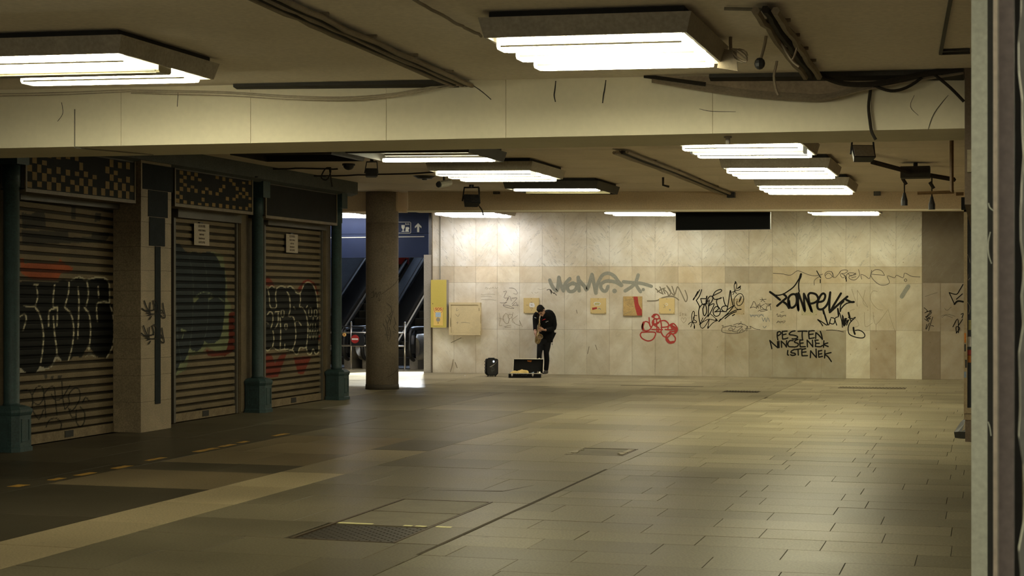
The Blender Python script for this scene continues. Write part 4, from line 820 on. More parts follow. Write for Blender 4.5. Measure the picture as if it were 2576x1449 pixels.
PAINT2 = (poly_l(Zc4("885,365 935,358 935,690 850,745 700,745 680,690 750,700 860,690 880,600"), (.11, .024, .014))
 + poly_l(Zc4("400,-150 520,-150 560,-162 590,-130 620,-158 650,-120 680,-155 745,-158 800,-150 835,-120 850,0 865,100 868,250 900,300 900,360 880,380 882,600 862,692 760,702 690,662 650,712 572,742 540,722 512,862 470,882 432,912 395,945"), GRN)
 + poly_l(Zc3("415,838 480,848 522,905 565,935 590,920 625,920 660,938 690,925 740,915 795,935 835,1000 865,1100 885,1240 890,1385 885,1460 415,1460") , SL)
 + poly_l(Zc4("395,-30 845,-30 855,120 850,280 840,420 825,530 800,600 750,638 700,638 672,615 640,680 600,708 555,690 545,640 530,720 490,800 460,800 430,885 395,905"), SL)
 + poly_l(Zc4("570,235 605,225 625,240 580,292;700,245 725,225 750,235 705,265;462,508 500,515 520,535 470,540"), GRN)
 + line_l(Zc4("605,215 660,190 735,205;415,60 420,170;465,510 490,520 515,535;490,545 475,600;790,232 840,272"), (.22, .25, .16), 1.6)
 + line_l(Zc3("565,970 590,1080 602,1220 600,1449;690,970 718,1080 735,1260 745,1449"), (.10, .11, .10), 1.0) + line_l(Zc4("570,300 565,480 545,640;705,280 690,520 660,610;425,300 440,600 470,800"), (.10, .11, .10), 1.0)
 + poly_l(Zc4("570,1215 640,1190 665,1240 655,1290 575,1300"), SOOT))
PAINT3 = (poly_l(Zc5("240,68 290,66 320,100 345,155 300,160 240,130;565,185 620,100 670,84 730,118 765,220 750,240 720,150 670,110 625,130 590,215;235,800 310,800 350,890 410,800 465,788 380,1022 235,1032;530,838 700,825 620,1000 570,990;770,620 790,620 790,672 765,672"), (.17, .035, .022))
 + poly_l(Zc5("230,172 290,176 320,152 360,172 410,148 455,165 500,150 545,200 590,218 622,140 670,114 722,150 755,250 765,360 775,500 765,680 776,760 745,805 700,805 650,765 590,742 562,805 530,795 440,762 380,772 330,752 280,774 230,750"), (.020, .020, .018))
 + line_l(Zc5("280,178 295,250 300,330 320,365 355,362 365,330 355,250 365,180;370,170 410,150 450,165;470,165 500,152 540,190 555,215;465,205 490,260 495,380 480,440 525,445 545,540 550,620 540,700 515,765;555,215 590,222 625,140;625,135 670,114 720,150 750,250 760,370;590,225 595,290 585,350 610,355 640,400 660,480 665,600 650,750;275,430 295,400 325,410 330,480 310,560;350,400 390,395;380,410 380,500 350,560;400,460 405,600 400,750;250,505 265,495 285,510;545,500 570,485 600,525;330,580 340,660 325,740;240,745 280,770 325,742 385,768 440,755 520,768;440,760 445,710;525,775 545,800 570,800 590,740 640,745 655,705;655,760 665,800 695,805 715,755 740,805 770,780 768,700;295,165 320,150 345,165;240,690 260,670;530,350 545,375;650,360 660,340"), CRM, 2.2)
 + line_l(Zc5("675,365 675,435 700,435 700,365 678,365;728,380 728,435 750,435 750,380 728,380;410,385 410,440 435,440 435,385 410,385;445,515 445,560 465,560 465,515 445,515;715,450 715,480;760,450 750,480"), CRM, 1.6)
 + line_l(Zc5("670,515 680,550 695,515;712,515 712,550;738,512 738,550;680,575 680,610 690,575 700,610 712,575 722,610 735,575 745,610 758,575;680,630 685,662 695,632;712,630 716,662 722,630;735,630 742,662 752,630"), (.33, .31, .22), 1.8)
 + poly_l(Zc5("450,1240 500,1235 505,1285 455,1295"), SOOT))
def paint_at(px, py, layers):
    """colour of the shutter paint at photograph points (numpy arrays)"""
    n = len(px); c = np.empty((n, 3)); c[:] = BASE
    hsh = np.sin(px * 12.9898 + py * 78.233) * 43758.5453; hsh = hsh - np.floor(hsh)
    qx = px + (hsh - .5) * .8; qy = py + (np.roll(hsh, 7) - .5) * .8
    for L in layers:
        pts = np.array(L[1]); pad = 4
        m = (qx > pts[:, 0].min() - pad) & (qx < pts[:, 0].max() + pad) & (qy > pts[:, 1].min() - pad) & (qy < pts[:, 1].max() + pad)
        idx = np.nonzero(m)[0]
        if not len(idx): continue
        x = qx[idx]; y = qy[idx]
        if L[0] == 'p':
            ins = np.zeros(len(idx), bool); k = len(pts)
            for i in range(k):
                (x1, y1), (x2, y2) = pts[i], pts[(i + 1) % k]
                if y1 == y2: continue
                cr = ((y1 > y) != (y2 > y)) & (x < (x2 - x1) * (y - y1) / (y2 - y1) + x1); ins ^= cr
            c[idx[ins]] = L[2]
        else:
            d = np.full(len(idx), 1e9)
            for i in range(len(pts) - 1):
                (x1, y1), (x2, y2) = pts[i], pts[i + 1]; dx, dy = x2 - x1, y2 - y1; l2 = dx * dx + dy * dy + 1e-9
                t_ = np.clip(((x - x1) * dx + (y - y1) * dy) / l2, 0, 1); d = np.minimum(d, np.hypot(x - x1 - t_ * dx, y - y1 - t_ * dy))
            w = np.clip((L[3] / 2 + .5 - d), 0, 1)[:, None]; c[idx] = c[idx] * (1 - w) + np.array(L[2]) * w
    return c
def shutter(label, y0, y1, ztop, layers, tilt, pitch=.107):
    t = thing('roller_shutter', label, 'shutter', (XS, (y0 + y1) / 2, 0), group='graffitied roller shutters of the closed shops')
    prof = [(0, -.03), (.018, -.03), (.022, 0), (.038, .003), (.054, .003), (.070, .003), (.084, .001), (.088, -.016), (.092, -.016), (.095, -.03), (pitch, -.03)]
    ny = int((y1 - y0) / .0125); ys_ = np.linspace(y0, y1, ny); cx = (y0 + y1) / 2
    k = 0; z = .13
    while z < ztop:
        sk = tilt * min(1, z / ztop)                                     # the curtain hangs slightly askew towards the top
        v = np.empty((len(prof), ny, 3))
        for i, (dz, dx) in enumerate(prof):
            v[i, :, 0] = XS + dx; v[i, :, 1] = ys_; v[i, :, 2] = np.minimum(z + dz + (ys_ - cx) * sk, 3.5)
        P = v.reshape(-1, 3); X = P[:, 0] * CA + P[:, 1] * SA; D = -P[:, 0] * SA + P[:, 1] * CA
        col = paint_at(CX + F * X / D, HY - F * (P[:, 2] - EYE) / D, layers)
        g = np.repeat(np.array([0 if dx < -.02 else .3 if dx < 0 else 1 for dz, dx in prof]), ny)[:, None]   # colour darkens in the grooves
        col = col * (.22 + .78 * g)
        q = [(i * ny + j, i * ny + j + 1, (i + 1) * ny + j + 1, (i + 1) * ny + j) for i in range(len(prof) - 1) for j in range(ny - 1)]
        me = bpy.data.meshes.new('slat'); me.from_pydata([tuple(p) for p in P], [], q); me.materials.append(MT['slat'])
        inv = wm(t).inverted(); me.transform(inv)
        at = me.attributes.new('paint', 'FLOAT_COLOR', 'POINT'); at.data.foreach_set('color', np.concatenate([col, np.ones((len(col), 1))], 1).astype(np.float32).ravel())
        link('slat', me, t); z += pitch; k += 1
    MB().box(XS - .03, XS + .012, y0, y1, .005, .125).build('bottom_bar', 'barpaint', t)
    MB().box(XS - .03, XS + .02, cx - .12, cx + .08, .03, .115).build('lock_box', 'dark', t)
    for yy in (y0 - .06, y1): MB().box(XS - .05, XS + .035, yy, yy + .06, 0, ztop + .1).build('guide_rail', 'boxdark', t)
    MB().box(XS - .05, XS + .10, y0 - .05, y1 + .05, ztop, ztop + .16).build('roller_hood', 'boxdark', t)
    return t
def yx(px, x=XS): return atx(px, 800, x)[1]
sh1 = shutter('nearest roller shutter with black bubble letters and orange patch, beside the left column', yx(40), yx(293), 3.03, PAINT1, -.018)
sh2 = shutter('middle roller shutter with dark slate shape edged pale green, right of the stone pillar', yx(437), yx(590), 3.00, PAINT2, 0)
sh3 = shutter('farthest roller shutter with black and white lettering and red spray', yx(664), yx(806), 3.02, PAINT3, 0)
# jambs between the shops
for (pa, pb, w, lab) in ((594, 630, .30, 'tan jamb between the second shutter and its column'), (808, 824, .34, 'tan jamb at the far end of the third shutter'), (296, 310, .2, 'dark tan jamb between first shutter and stone pillar'), (0, 10, .25, 'tan jamb at the extreme left edge')):
    t = thing('shop_jamb', lab, 'frame', (XS, yx((pa + pb) / 2), 0))
    ya, yb = yx(pa), yx(pb)
    MB().box(XS - .12, XS + .06, ya, yb, 0, 3.2).build('post', 'jamb', t)
    MB().box(XS + .06, XS + .075, ya + .02, ya + (yb - ya) * .35, .02, 3.15).build('cover_strip', 'jamb', t)
# signs over the shops
XG = -11.06
def sign(label, pa, pb, za, zb, face, film):
    ya, yb = atx(pa, 500, XG)[1], atx(pb, 500, XG)[1]
    t = thing('shop_sign', label, 'sign', (XG, (ya + yb) / 2, za), group='box signs over the shuttered shops')
    MB().box(-11.40, XG - .012, ya, yb, za + .03, zb).build('box', 'boxdark', t)
    MB().box(XG - .014, XG - .004, ya + .03, yb - .03, za + .04, zb - .02).build('face_panel', face, t)
    fr = MB().box(-11.40, XG + .006, ya, yb, za, za + .045).box(XG - .02, XG + .006, ya, ya + .03, za + .045, zb).box(XG - .02, XG + .006, yb - .03, yb, za + .045, zb)
    fr.build('sign_frame', 'signfr', t)
    if film:
        rnd = random.Random(film[2]); nc, nr = film[0], film[1]; L = yb - ya - .08; Hh = zb - za - .08
        cw = L / nc; ch = Hh / nr
        for r in range(nr):
            for c in range(nc):
                if (r + c) % 2: continue
                p = film[3](r, c, rnd)
                if rnd.random() > p: continue
                yy = ya + .04 + c * cw; zz = za + .055 + r * ch; a0 = rnd.random() * .25 if rnd.random() < .4 else 0; a1 = 1 - (rnd.random() * .45 if rnd.random() < .45 else 0)
                MB().box(XG - .004, XG - .0015, yy + cw * .03, yy + cw * (1 - (rnd.random() * .2 if rnd.random() < .3 else .03)), zz + ch * a0, zz + ch * a1).build('checker_patch', 'yel', t)
    return t
def zg(px, py): return atx(px, py, XG)[2]
sign('first shop sign with torn yellow and black checks, over the nearest shutter', 64, 341, zg(200, 497), 3.67, 'signdk', (24, 5, 3, lambda r, c, n: .97 if r == 0 else (.97 if (r < 3 and (c < 9 or c > 19)) else .7 if r < 3 else .55)))
sign('second shop sign with smaller torn yellow checks, over the middle shutter', 439, 636, zg(540, 530), 3.67, 'signdk', (22, 8, 5, lambda r, c, n: .97 if r in (0,) else .95 if r == 3 else .2 if r < 3 else .75 if r == 4 else .8 if r == 7 else .4))
s3 = sign('third shop sign with a blank dark face, over the farthest shutter', 668, 848, zg(757, 558), 3.66, 'signdk', None)
# pale lettering residue on the blank sign, hanging wires and small boxes
t = MB().tube([(-10.96, 23.3, 3.72), (-10.96, 23.3, 3.70)], .03, 8).build('sensor', 'black', None, 'small black sensor on the grey bulkhead over the second sign', 'sensor')
for (px, py, lab) in ((509, 560, 'upper'), (736, 583, 'lower')):
    pass
# paper notices
def notice(label, pa, pb, ta, tb, sk, lines):
    x = XS + .045; ya, yb = atx(pa, 600, x)[1], atx(pb, 600, x)[1]; za, zb = atx(pa, tb, x)[2], atx(pa, ta, x)[2]
    t = thing('paper_notice', label, 'notice', (x, (ya + yb) / 2, za), group='paper notices on the shutters')
    MB().box(x - .003, x, ya, yb, za, zb).build('sheet', 'paper', t)
    MB().box(x - .04, x - .003, (ya + yb) / 2 - .05, (ya + yb) / 2 + .05, zb - .02, zb + .02).build('hook', 'black', t)
    W_ = yb - ya; H_ = zb - za
    for i, (s, k, wd) in enumerate(lines):
        text('lettering', s, H_ * k, Matrix.Translation((x + .0015, (ya + yb) / 2, za + H_ * (.83 - .185 * i))) @ FACE_X, 'ink', t, 'CENTER', sx=wd)
LN = [('ÜZLETHELYISÉG', .16, .62), ('HOSSZÚ TÁVRA IS', .12, .72), ('KIADÓ VAGY', .11, .70), ('ÉRDEKLŐDNI LEHET', .11, .62), ('06 30 326 7426', .15, .66)]
notice('clean white notice hanging high on the middle shutter', 488.5, 526.5, 561, 616, 0, LN)
notice('crumpled notice with shiny tape on the farthest shutter', 720, 749.5, 588, 635, 0, LN)

# ------------------------------------------------------------------ right-hand shops
MB().box(.35, .6, 8.0, 37.6, 0, 4).build('wall_right', 'wallr', kind='structure')
tb = MB().box(-.185, .4, 13.85, 21.4, 2.60, 3.72).build('trim_4', 'wallr', kind='structure')
y = 21.5
def RX(px): return aty(px, 800, y)[0]
def RZ(py): return aty(2434, py, y)[2]
t = thing('shop_window', 'yellowish wooden shop window frame with stickers at the right edge', 'window', (RX(2440), y, 0))
MB().box(RX(2424.5), RX(2433.5), y, y + .12, RZ(1040), RZ(527)).build('frame_post', 'tan', t)
MB().box(RX(2424.5), .34, y, y + .12, RZ(533), RZ(523)).build('frame_head', 'tan', t)
MB().box(RX(2425), .34, y - .02, y + .12, RZ(1040), RZ(1026)).box(RX(2425), .34, y - .01, y + .12, RZ(1056), RZ(1041)).build('sill', 'tan', t)
MB().box(RX(2433.5), .34, y + .05, y + .07, RZ(1026), RZ(533)).build('glass_pane', 'glassd', t)
MB().box(RX(2428), .34, y, y + .12, 0, RZ(1056)).build('plinth', 'wallr', t)
for (pa, pb, ta, tb_, m) in ((2433.6, 2443, 847, 872, 'wht'), (2433.6, 2443, 880, 893, 'redp'), (2434, 2443, 894, 912, 'orange'), (2425, 2431, 935, 950, 'bluegrey'), (2426, 2430, 838, 862, 'orange'), (2426, 2429.5, 866, 884, 'black'), (2428, 2432, 905, 925, 'black'), (2436, 2443, 805, 830, 'ypale')):
    fy = y + .048 if pa > 2433 else y - .002
    MB().box(aty(pa, 0, fy)[0], aty(pb, 0, fy)[0], fy - .002, fy, aty(2434, tb_, fy)[2], aty(2434, ta, fy)[2]).build('sticker', m, t)
mb = MB()
for s in ([(2434, 640), (2438, 650), (2440, 660)], [(2436, 690), (2434, 705), (2440, 700)], [(2434, 760), (2440, 772), (2437, 790)]): ribbon(mb, s, 1.4, lambda px, py, l: aty(px, py, y + .047 - l), .0005)
mb.build('pen_mark', 'pen', t)
t = MB().box(aty(2418, 0, 21.2)[0], .3, 21.2, 21.45, aty(2430, 526, 21.2)[2], aty(2430, 496, 21.2)[2]).build('shutter_casing', 'blackm', None, 'black box over the yellowish shop window frame', 'box')
t = thing('roof_bracket', 'rusty yellow angle bracket hanging from the ceiling on the right', 'bracket', (-.6, 19, 3.5))
yb = 19.0
def BX(px, py): return aty(px, py, yb)
MB().tube([BX(2394, 352), BX(2394, 485)], .022, 4).build('upright', 'orangepipe', t); MB().tube([BX(2400, 483), BX(2308, 486)], .018, 4).build('arm', 'orangepipe', t)
MB().box(BX(2405, 0)[0], BX(2424, 0)[0], yb, yb + .06, BX(2410, 492)[2], BX(2410, 484)[2]).build('foot', 'orangepipe', t)
t = MB().box(BX(2433, 0)[0], .3, 14.6, 14.7, aty(2438, 433, 14.6)[2], aty(2438, 377, 14.6)[2])
t = MB().box(aty(2433, 0, 13.8)[0], .25, 13.78, 13.84, aty(2438, 433, 13.8)[2], aty(2438, 377, 13.8)[2]).build('cream_board', 'card', None, 'small cream board on the brown bulkhead at the right edge', 'board')
t = thing('rubbish_heap', 'dark rubbish bag with torn cardboard at the foot of the right-hand shop', 'rubbish', fl(2425, 1100))
c = Vector(fl(2424, 1103)); mb = MB(); mb.loft([(c.x + .05, c.y + .1, 0, .16, .13), (c.x + .04, c.y + .1, .08, .17, .14), (c.x + .06, c.y + .12, .2, .11, .10), (c.x + .10, c.y + .13, .30, .05, .05)], 9)
mb.v = [(x + jit(.02), y_ + jit(.02), z if z < .001 else z + jit(.015)) for x, y_, z in mb.v]; mb.build('bag', 'trash', t)
MB().hexa([(c.x - .02, c.y - .02, .10), (c.x + .08, c.y - .03, .06), (c.x + .09, c.y + .02, .06), (c.x - .01, c.y + .03, .10), (c.x + .07, c.y + .02, .40), (c.x + .15, c.y + .01, .36), (c.x + .16, c.y + .04, .36), (c.x + .08, c.y + .05, .40)]).build('cardboard', 'card', t)
mb = MB(); mb.ball((c.x + .05, c.y - .04, .10), .035, .02, .03, 7, 5); mb.build('paper_scrap', 'wht', t)
# ------------------------------------------------------------------ shop front frame close to the camera
def near(px, yd): return aty(px, 700, yd)[0]
t = thing('shop_front_frame', 'blurred aluminium shop front frame close to the viewer at the right edge', 'frame', (near(2480, 6.5), 6.5, 0))
MB().box(near(2443.5, 6.6), near(2485, 6.6), 6.6, 6.72, 0, 3.7).build('outer_post', 'alu', t, label='pale aluminium post')
MB().box(near(2484, 5.6), near(2506, 5.6), 5.6, 5.66, 0, 3.7).build('rubber_seal', 'gasket', t)
MB().box(near(2499, 4.6), near(2556, 4.6), 4.6, 4.70, 0, 3.7).build('inner_post', 'alub', t, label='brown grey post')
MB().box(near(2509, 4.55), near(2513, 4.55), 4.55, 4.6, 0, 3.7).build('bead', 'grey', t)
MB().box(near(2552, 3.6), near(2572, 3.6), 3.6, 3.66, 0, 3.5).build('rubber_seal', 'gasket', t)
mb = MB(); x0 = near(2567, 3.0)
prof = [(x0 + .10, 0)]; z = 0
while z < 3.2: prof.append((x0 + jit(.003) + (.005 if int(z / .16) % 2 else 0), z)); z += .05
prof.append((x0 + .10, 3.2)); mb.prism(prof, 1, 3.0, 3.06); mb.build('chipped_edge', 'alu', t)
mb = MB()
for s in ([(2487, 512), (2490, 522), (2499, 530)], [(2491, 585), (2486, 610), (2487, 640), (2494, 662)], [(2486, 1062), (2490, 1075), (2493, 1095)]): ribbon(mb, s, 3.0, lambda px, py, l: aty(px, py, 5.59 - l), .0, taper=True)
mb.build('scratch', 'alu', t)
# ------------------------------------------------------------------ ceiling lights
LIT = {}
def lit(col, s):
    k = (col, s)
    if k not in LIT: LIT[k] = emit('lit_diffuser', col, s)
    return LIT[k]
def lamp(label, cx, cy, w, d, on, col=WARM, s=1.0, hm='lampbox', clips=False, thin=False):
    z = zc(cx); rot = Matrix.Rotation(-math.atan(KS), 4, 'Y')
    t = thing('ceiling_light', label, 'ceiling light', (cx, cy, z), M=Matrix.Translation((cx, cy, z)) @ rot, group='fluorescent lights under the ceiling')
    def B(mb, name, m, parent=t, **k): return mb.build(name, m, parent, world=False, **k)
    W2, D2 = w / 2, d / 2; i = .035                                     # housing: open tray with sloping sides
    v = []; 
    for (ex, z_) in ((0, -.05), (i, -.182), (i + .02, -.182), (.025, -.07)):
        v += [(-W2 + ex, -D2 + ex, z_), (W2 - ex, -D2 + ex, z_), (W2 - ex, D2 - ex, z_), (-W2 + ex, D2 - ex, z_)]
    f = []
    for r in range(3):
        for k in range(4): f.append((r * 4 + k, r * 4 + (k + 1) % 4, (r + 1) * 4 + (k + 1) % 4, (r + 1) * 4 + k))
    f += [(0, 1, 2, 3)]
    B(MB().add(v, f), 'housing', hm)
    B(MB().box(-W2 + .05, W2 - .05, -D2 + .05, D2 - .05, -.085, -.071), 'reflector', 'lampdark')
    B(MB().box(-W2 + .06, W2 - .06, -D2 + .06, D2 - .06, -.05, -.004), 'spacer', 'dark')
    n = len(on); 
    for k, st in enumerate(on):
        if st is None: continue
        yc = -D2 + .08 + (d - .16) * (k + .5) / n; hw = min(.105, (d - .2) / n * .38); L = W2 - .10
        pr = [(yc - hw, -.115), (yc + hw, -.115), (yc + hw, -.214), (yc + hw * .8, -.232), (yc - hw * .8, -.232), (yc - hw, -.214)]
        if thin: pr = [(yc + .026 * math.cos(q * math.pi / 4), -.172 + .026 * math.sin(q * math.pi / 4)) for q in range(8)]
        mb = MB(); mb.prism(pr, 0, -L, L)
        e = B(mb, 'diffuser', lit(col, LAMP * s * st) if st else 'dead')
        for sx in (-1, 1): B(MB().prism([(p[0] * 1.0, p[1]) for p in pr], 0, sx * L if sx > 0 else -L - .03, sx * L + .03 if sx > 0 else -L), 'end_cap', lit(col, LAMP * s * st * .06) if st else 'dead', e)
        B(MB().box(-L, L, yc - .03, yc + .03, -.116, -.085), 'ballast', 'lampin', e)
        if not thin: B(MB().box(-L, L, yc - hw - .004, yc - hw + .003, -.222, -.208).box(-L, L, yc - hw * .8 - .004, yc - hw * .8 + .006, -.236, -.230), 'edge_lip', 'liplight', e)
        if clips:
            c = MB()
            for q in range(4): c.box(-L + .15 + q * .33, -L + .18 + q * .33, yc - hw - .004, yc + hw + .004, -.236, -.230)
            B(c, 'clip', 'dead', e)
    return t
lamp('large lit ceiling light with three bright tubes, nearest and right of centre', -2.57, 11.25, 1.45, 1.58, [1, 1.15, .8])
lamp('large half lit ceiling light with a dead middle tube, cut by the left edge', -6.96, 11.5, 1.68, 1.6, [1, 0, 1], s=1.0)
lamp('dark unlit ceiling light half hidden behind the near beam', -8.85, 20.1, 1.5, 1.2, [None], hm='lampdark')
lamp('ceiling light with a single lit tube at its back, behind the near beam', -7.05, 20.15, 1.72, 1.6, [None, None, .8], hm='lampdark', s=1.6, thin=True)
lamp('fully lit ceiling light, middle of the left-hand row beyond the beam', -7.05, 23.35, 1.62, 1.9, [.7, 1, 1], s=.7)
lamp('dim ceiling light with one lit tube, last of the left-hand row before the far beam', -7.08, 27.35, 1.66, 1.7, [.9, 0], s=1.4, hm='lampdark', thin=True)
lamp('lit ceiling light with two tubes just behind the beam, right-hand row', -2.72, 19.3, 1.5, 1.7, [1, .06, 1])
lamp('lit ceiling light in the middle of the right-hand row', -2.77, 22.95, 1.5, 1.7, [.75, 1.1, 1.1])
lamp('lit ceiling light, last of the right-hand row before the far beam', -2.82, 26.7, 1.5, 1.8, [.9, 1, 1])
lamp('cool white ceiling light with clips, beyond the far beam above the call box', -11.4, 35.85, 1.6, 1.7, [1, 1, 1], COOL, .38, clips=True)
lamp('lit ceiling light beyond the far beam, left of the black sign', -7.25, 34.75, 1.5, 1.8, [1, 1], MIDC, .72)
lamp('lit ceiling light beyond the far beam, right of the black sign', -2.85, 34.1, 1.5, 1.8, [1, 1], WARM, .88)
lamp('bright ceiling light in front of the blue panel, left of the round pillar', -15.0, 36.2, 1.6, 2.2, [1, 1, 1], COOL, .42)
lamp('ceiling light over the passage near the viewer', -2.6, 3.6, 1.45, 1.6, [1, 1, 1], WARM, .9)
lamp('added unseen ceiling light on the left of the passage near the viewer', -7.0, 4.5, 1.6, 1.6, [1, 1, 1], WARM, .9)  # out of view, added to brighten the ceiling

# ------------------------------------------------------------------ hanging sign, cameras, floodlights
ysg = 31.3
t = thing('hanging_sign', 'long black blank sign hanging beyond the far beam', 'sign', (-6, ysg, 3.2))
a, b = aty(1700, 579, ysg), aty(1937, 531, ysg)
MB().box(a[0], b[0], ysg, ysg + .12, a[2], b[2] + .05).build('panel', 'tsign', t)
MB().box(b[0] - .012, b[0] + .006, ysg - .006, ysg + .12, a[2], b[2] + .05).box(a[0], b[0], ysg - .006, ysg, a[2] - .006, a[2] + .006).build('edge_strip', 'black', t)
for x in (a[0] + .3, b[0] - .3): MB().tube([(x, ysg + .06, b[2] + .04), (x, ysg + .06, zc(x) - .002)], .014).build('hanger', 'black', t)
def flood(label, px, py, d, s, yaw, pitch, lens='lampin', pale=False):
    p = Vector(ce(px, py, d)); top = zc(p.x)
    t = thing('floodlight', label, 'floodlight', p)
    rt = Matrix.Translation(p) @ Matrix.Rotation(yaw, 4, 'Z') @ Matrix.Rotation(pitch, 4, 'X')
    def T(mb): mb.v = [tuple(rt @ Vector(q)) for q in mb.v]; return mb
    T(MB().hexa([(-s, -s * .45, -s * .7), (s, -s * .45, -s * .7), (s * .8, s * .45, -s * .55), (-s * .8, s * .45, -s * .55), (-s, -s * .45, s * .7), (s, -s * .45, s * .7), (s * .8, s * .45, s * .55), (-s * .8, s * .45, s * .55)])).build('housing', 'black' if not pale else 'whitecable', t)
    T(MB().box(-s * .9, s * .9, -s * .5, -s * .45, -s * .6, s * .6)).build('lens', lens, t)
    br = MB()
    for sx in (-1, 1): br.v += []; br.tube([rt @ Vector((sx * s * 1.08, 0, 0)), (p.x + sx * s * .9, p.y + .02, top - .05)], s * .09, 5)
    br.tube([(p.x - s * .95, p.y + .02, top - .05), (p.x + s * .95, p.y + .02, top - .05)], s * .1, 5); br.build('bracket', 'black', t)
    MB().tube([(p.x, p.y + .02, top), (p.x, p.y + .02, top - .05)], s * .3, 8).build('mount', 'black', t)
    return t
flood('black floodlight under the ceiling with wires above it, right-hand side', 2170, 388, .24, .13, R(20), R(-35), 'grey')
flood('small dark floodlight below the left-hand row of lights', 934, 436, .22, .09, R(25), R(-20), 'glassd')
flood('tilted black floodlight hanging before the far beam with a loose wire', 1185, 506, .30, .15, R(30), R(-40), 'glassd')
p = Vector(ce(1117, 462, .22)); t = thing('security_camera', 'pale bullet camera under the ceiling by the left-hand lights', 'camera', p)
dv = Vector((-.22, -.75, -.12)).normalized()
MB().tube([p - dv * .16, p + dv * .14], .055, 10).build('body', 'whitecable', t, smooth=False); MB().tube([p + dv * .14, p + dv * .165], .045, 10).build('lens', 'black', t); MB().tube([p, (p.x, p.y, zc(p.x))], .02).build('mount', 'black', t)
p = Vector(ce(877, 420, .05)); t = thing('dome_camera', 'small black dome camera on the ceiling over the shop row', 'camera', p)
MB().ball((p.x, p.y, zc(p.x) - .03), .085, .085, .07, 12, 8).build('dome', 'black', t, smooth=True); MB().loft([(p.x, p.y, zc(p.x) - .03, .1, .1), (p.x, p.y, zc(p.x), .1, .1)], 12).build('base', 'black', t)
p = Vector(ce(1068, 447, .03)); t = thing('ceiling_vent', 'flat dark round vent on the ceiling left of the bullet camera', 'vent', p)
MB().loft([(p.x, p.y, zc(p.x) - .05, .12, .12), (p.x, p.y, zc(p.x), .2, .2)], 14).build('rim', 'black', t); MB().loft([(p.x, p.y, zc(p.x) - .07, .04, .04), (p.x, p.y, zc(p.x) - .05, .05, .05)], 10).build('hub', 'black', t)
for (px, py, lab) in ((1247, 480, 'small black box on the ceiling by the far beam'), (2206, 483, 'small black junction box on the far beam, right')):
    p = Vector(aty(px, py, 30.2)); t = thing('junction_box', lab, 'box', p)
    MB().box(p.x - .06, p.x + .06, 30.22, 30.30, p.z - .06, p.z + .06).build('case', 'black', t); MB().box(p.x - .05, p.x + .05, 30.21, 30.22, p.z - .05, p.z + .05).build('cover', 'boxdark', t)
p = Vector(aty(1838, 490, 30.15)); t = thing('junction_box', 'small dark box where the cable bundle meets the far beam', 'box', p)
MB().box(p.x - .07, p.x + .07, 30.15, 30.30, p.z - .05, p.z + .05).build('case', 'black', t)
p = Vector(ce(1668, 446, .0)); t = thing('ceiling_hook', 'small bent hook hanging from the ceiling in the middle', 'hook', p)
MB().tube([(p.x, p.y, zc(p.x)), (p.x, p.y, zc(p.x) - .13), (p.x + .1, p.y, zc(p.x) - .16)], .02, 5).build('hook_wire', 'cabled', t)
# bulb holders
for (px, tp, bt, lab) in ((2275, 448, 517, 'left'), (2344, 458, 527, 'right')):
    y_ = 26.0; a, b = aty(px, tp, y_), aty(px, bt, y_)
    t = thing('bulb_holder', f'black bulb holder dangling on a wire by the rusty bracket, {lab} of the two', 'bulb holder', b)
    MB().tube([(a[0], y_, zc(a[0])), a, (b[0], y_, b[2] + .2)], .012, 5).build('wire', 'cabled', t)
    MB().loft([(b[0], y_, b[2], .05, .05), (b[0], y_, b[2] + .08, .05, .05), (b[0], y_, b[2] + .16, .028, .028), (b[0], y_, b[2] + .2, .02, .02)], 10).build('socket', 'black', t)
    MB().tube([(a[0] - .03, y_, a[2]), (a[0] + .03, y_, a[2] - .1)], .03, 6).build('clamp', 'cabled', t)
t = thing('conduit_arm', 'dark ceiling conduit with a flat box leading to the right-hand shops', 'conduit', ce(2290, 435, .1))
pts = [ce(2195, 408, .10), ce(2285, 432, .14), ce(2400, 452, .16)]
MB().tube(pts, .035, 5).build('conduit', 'cabled', t); q = Vector(ce(2303, 434, .14)); MB().box(q.x - .2, q.x + .2, q.y - .15, q.y + .15, q.z - .08, q.z + .08).build('box', 'cabled', t)
MB().tube([(q.x, q.y, q.z), (q.x, q.y, zc(q.x))], .03, 6).build('hanger', 'cabled', t)
p = Vector(aty(1831, 345, 14.3)); t = thing('pipe_stub', 'short metal stub on the underside of the near beam', 'pipe', (p.x, 14.3, zb1(p.x)))
MB().tube([(p.x, 14.3, zb1(p.x) + .005), (p.x, 14.3, zb1(p.x) - .07)], .02, 8).build('stub', 'grey', t); MB().tube([(p.x, 14.3, zb1(p.x) - .0), (p.x, 14.3, zb1(p.x) - .015)], .035, 8).build('flange', 'grey', t)

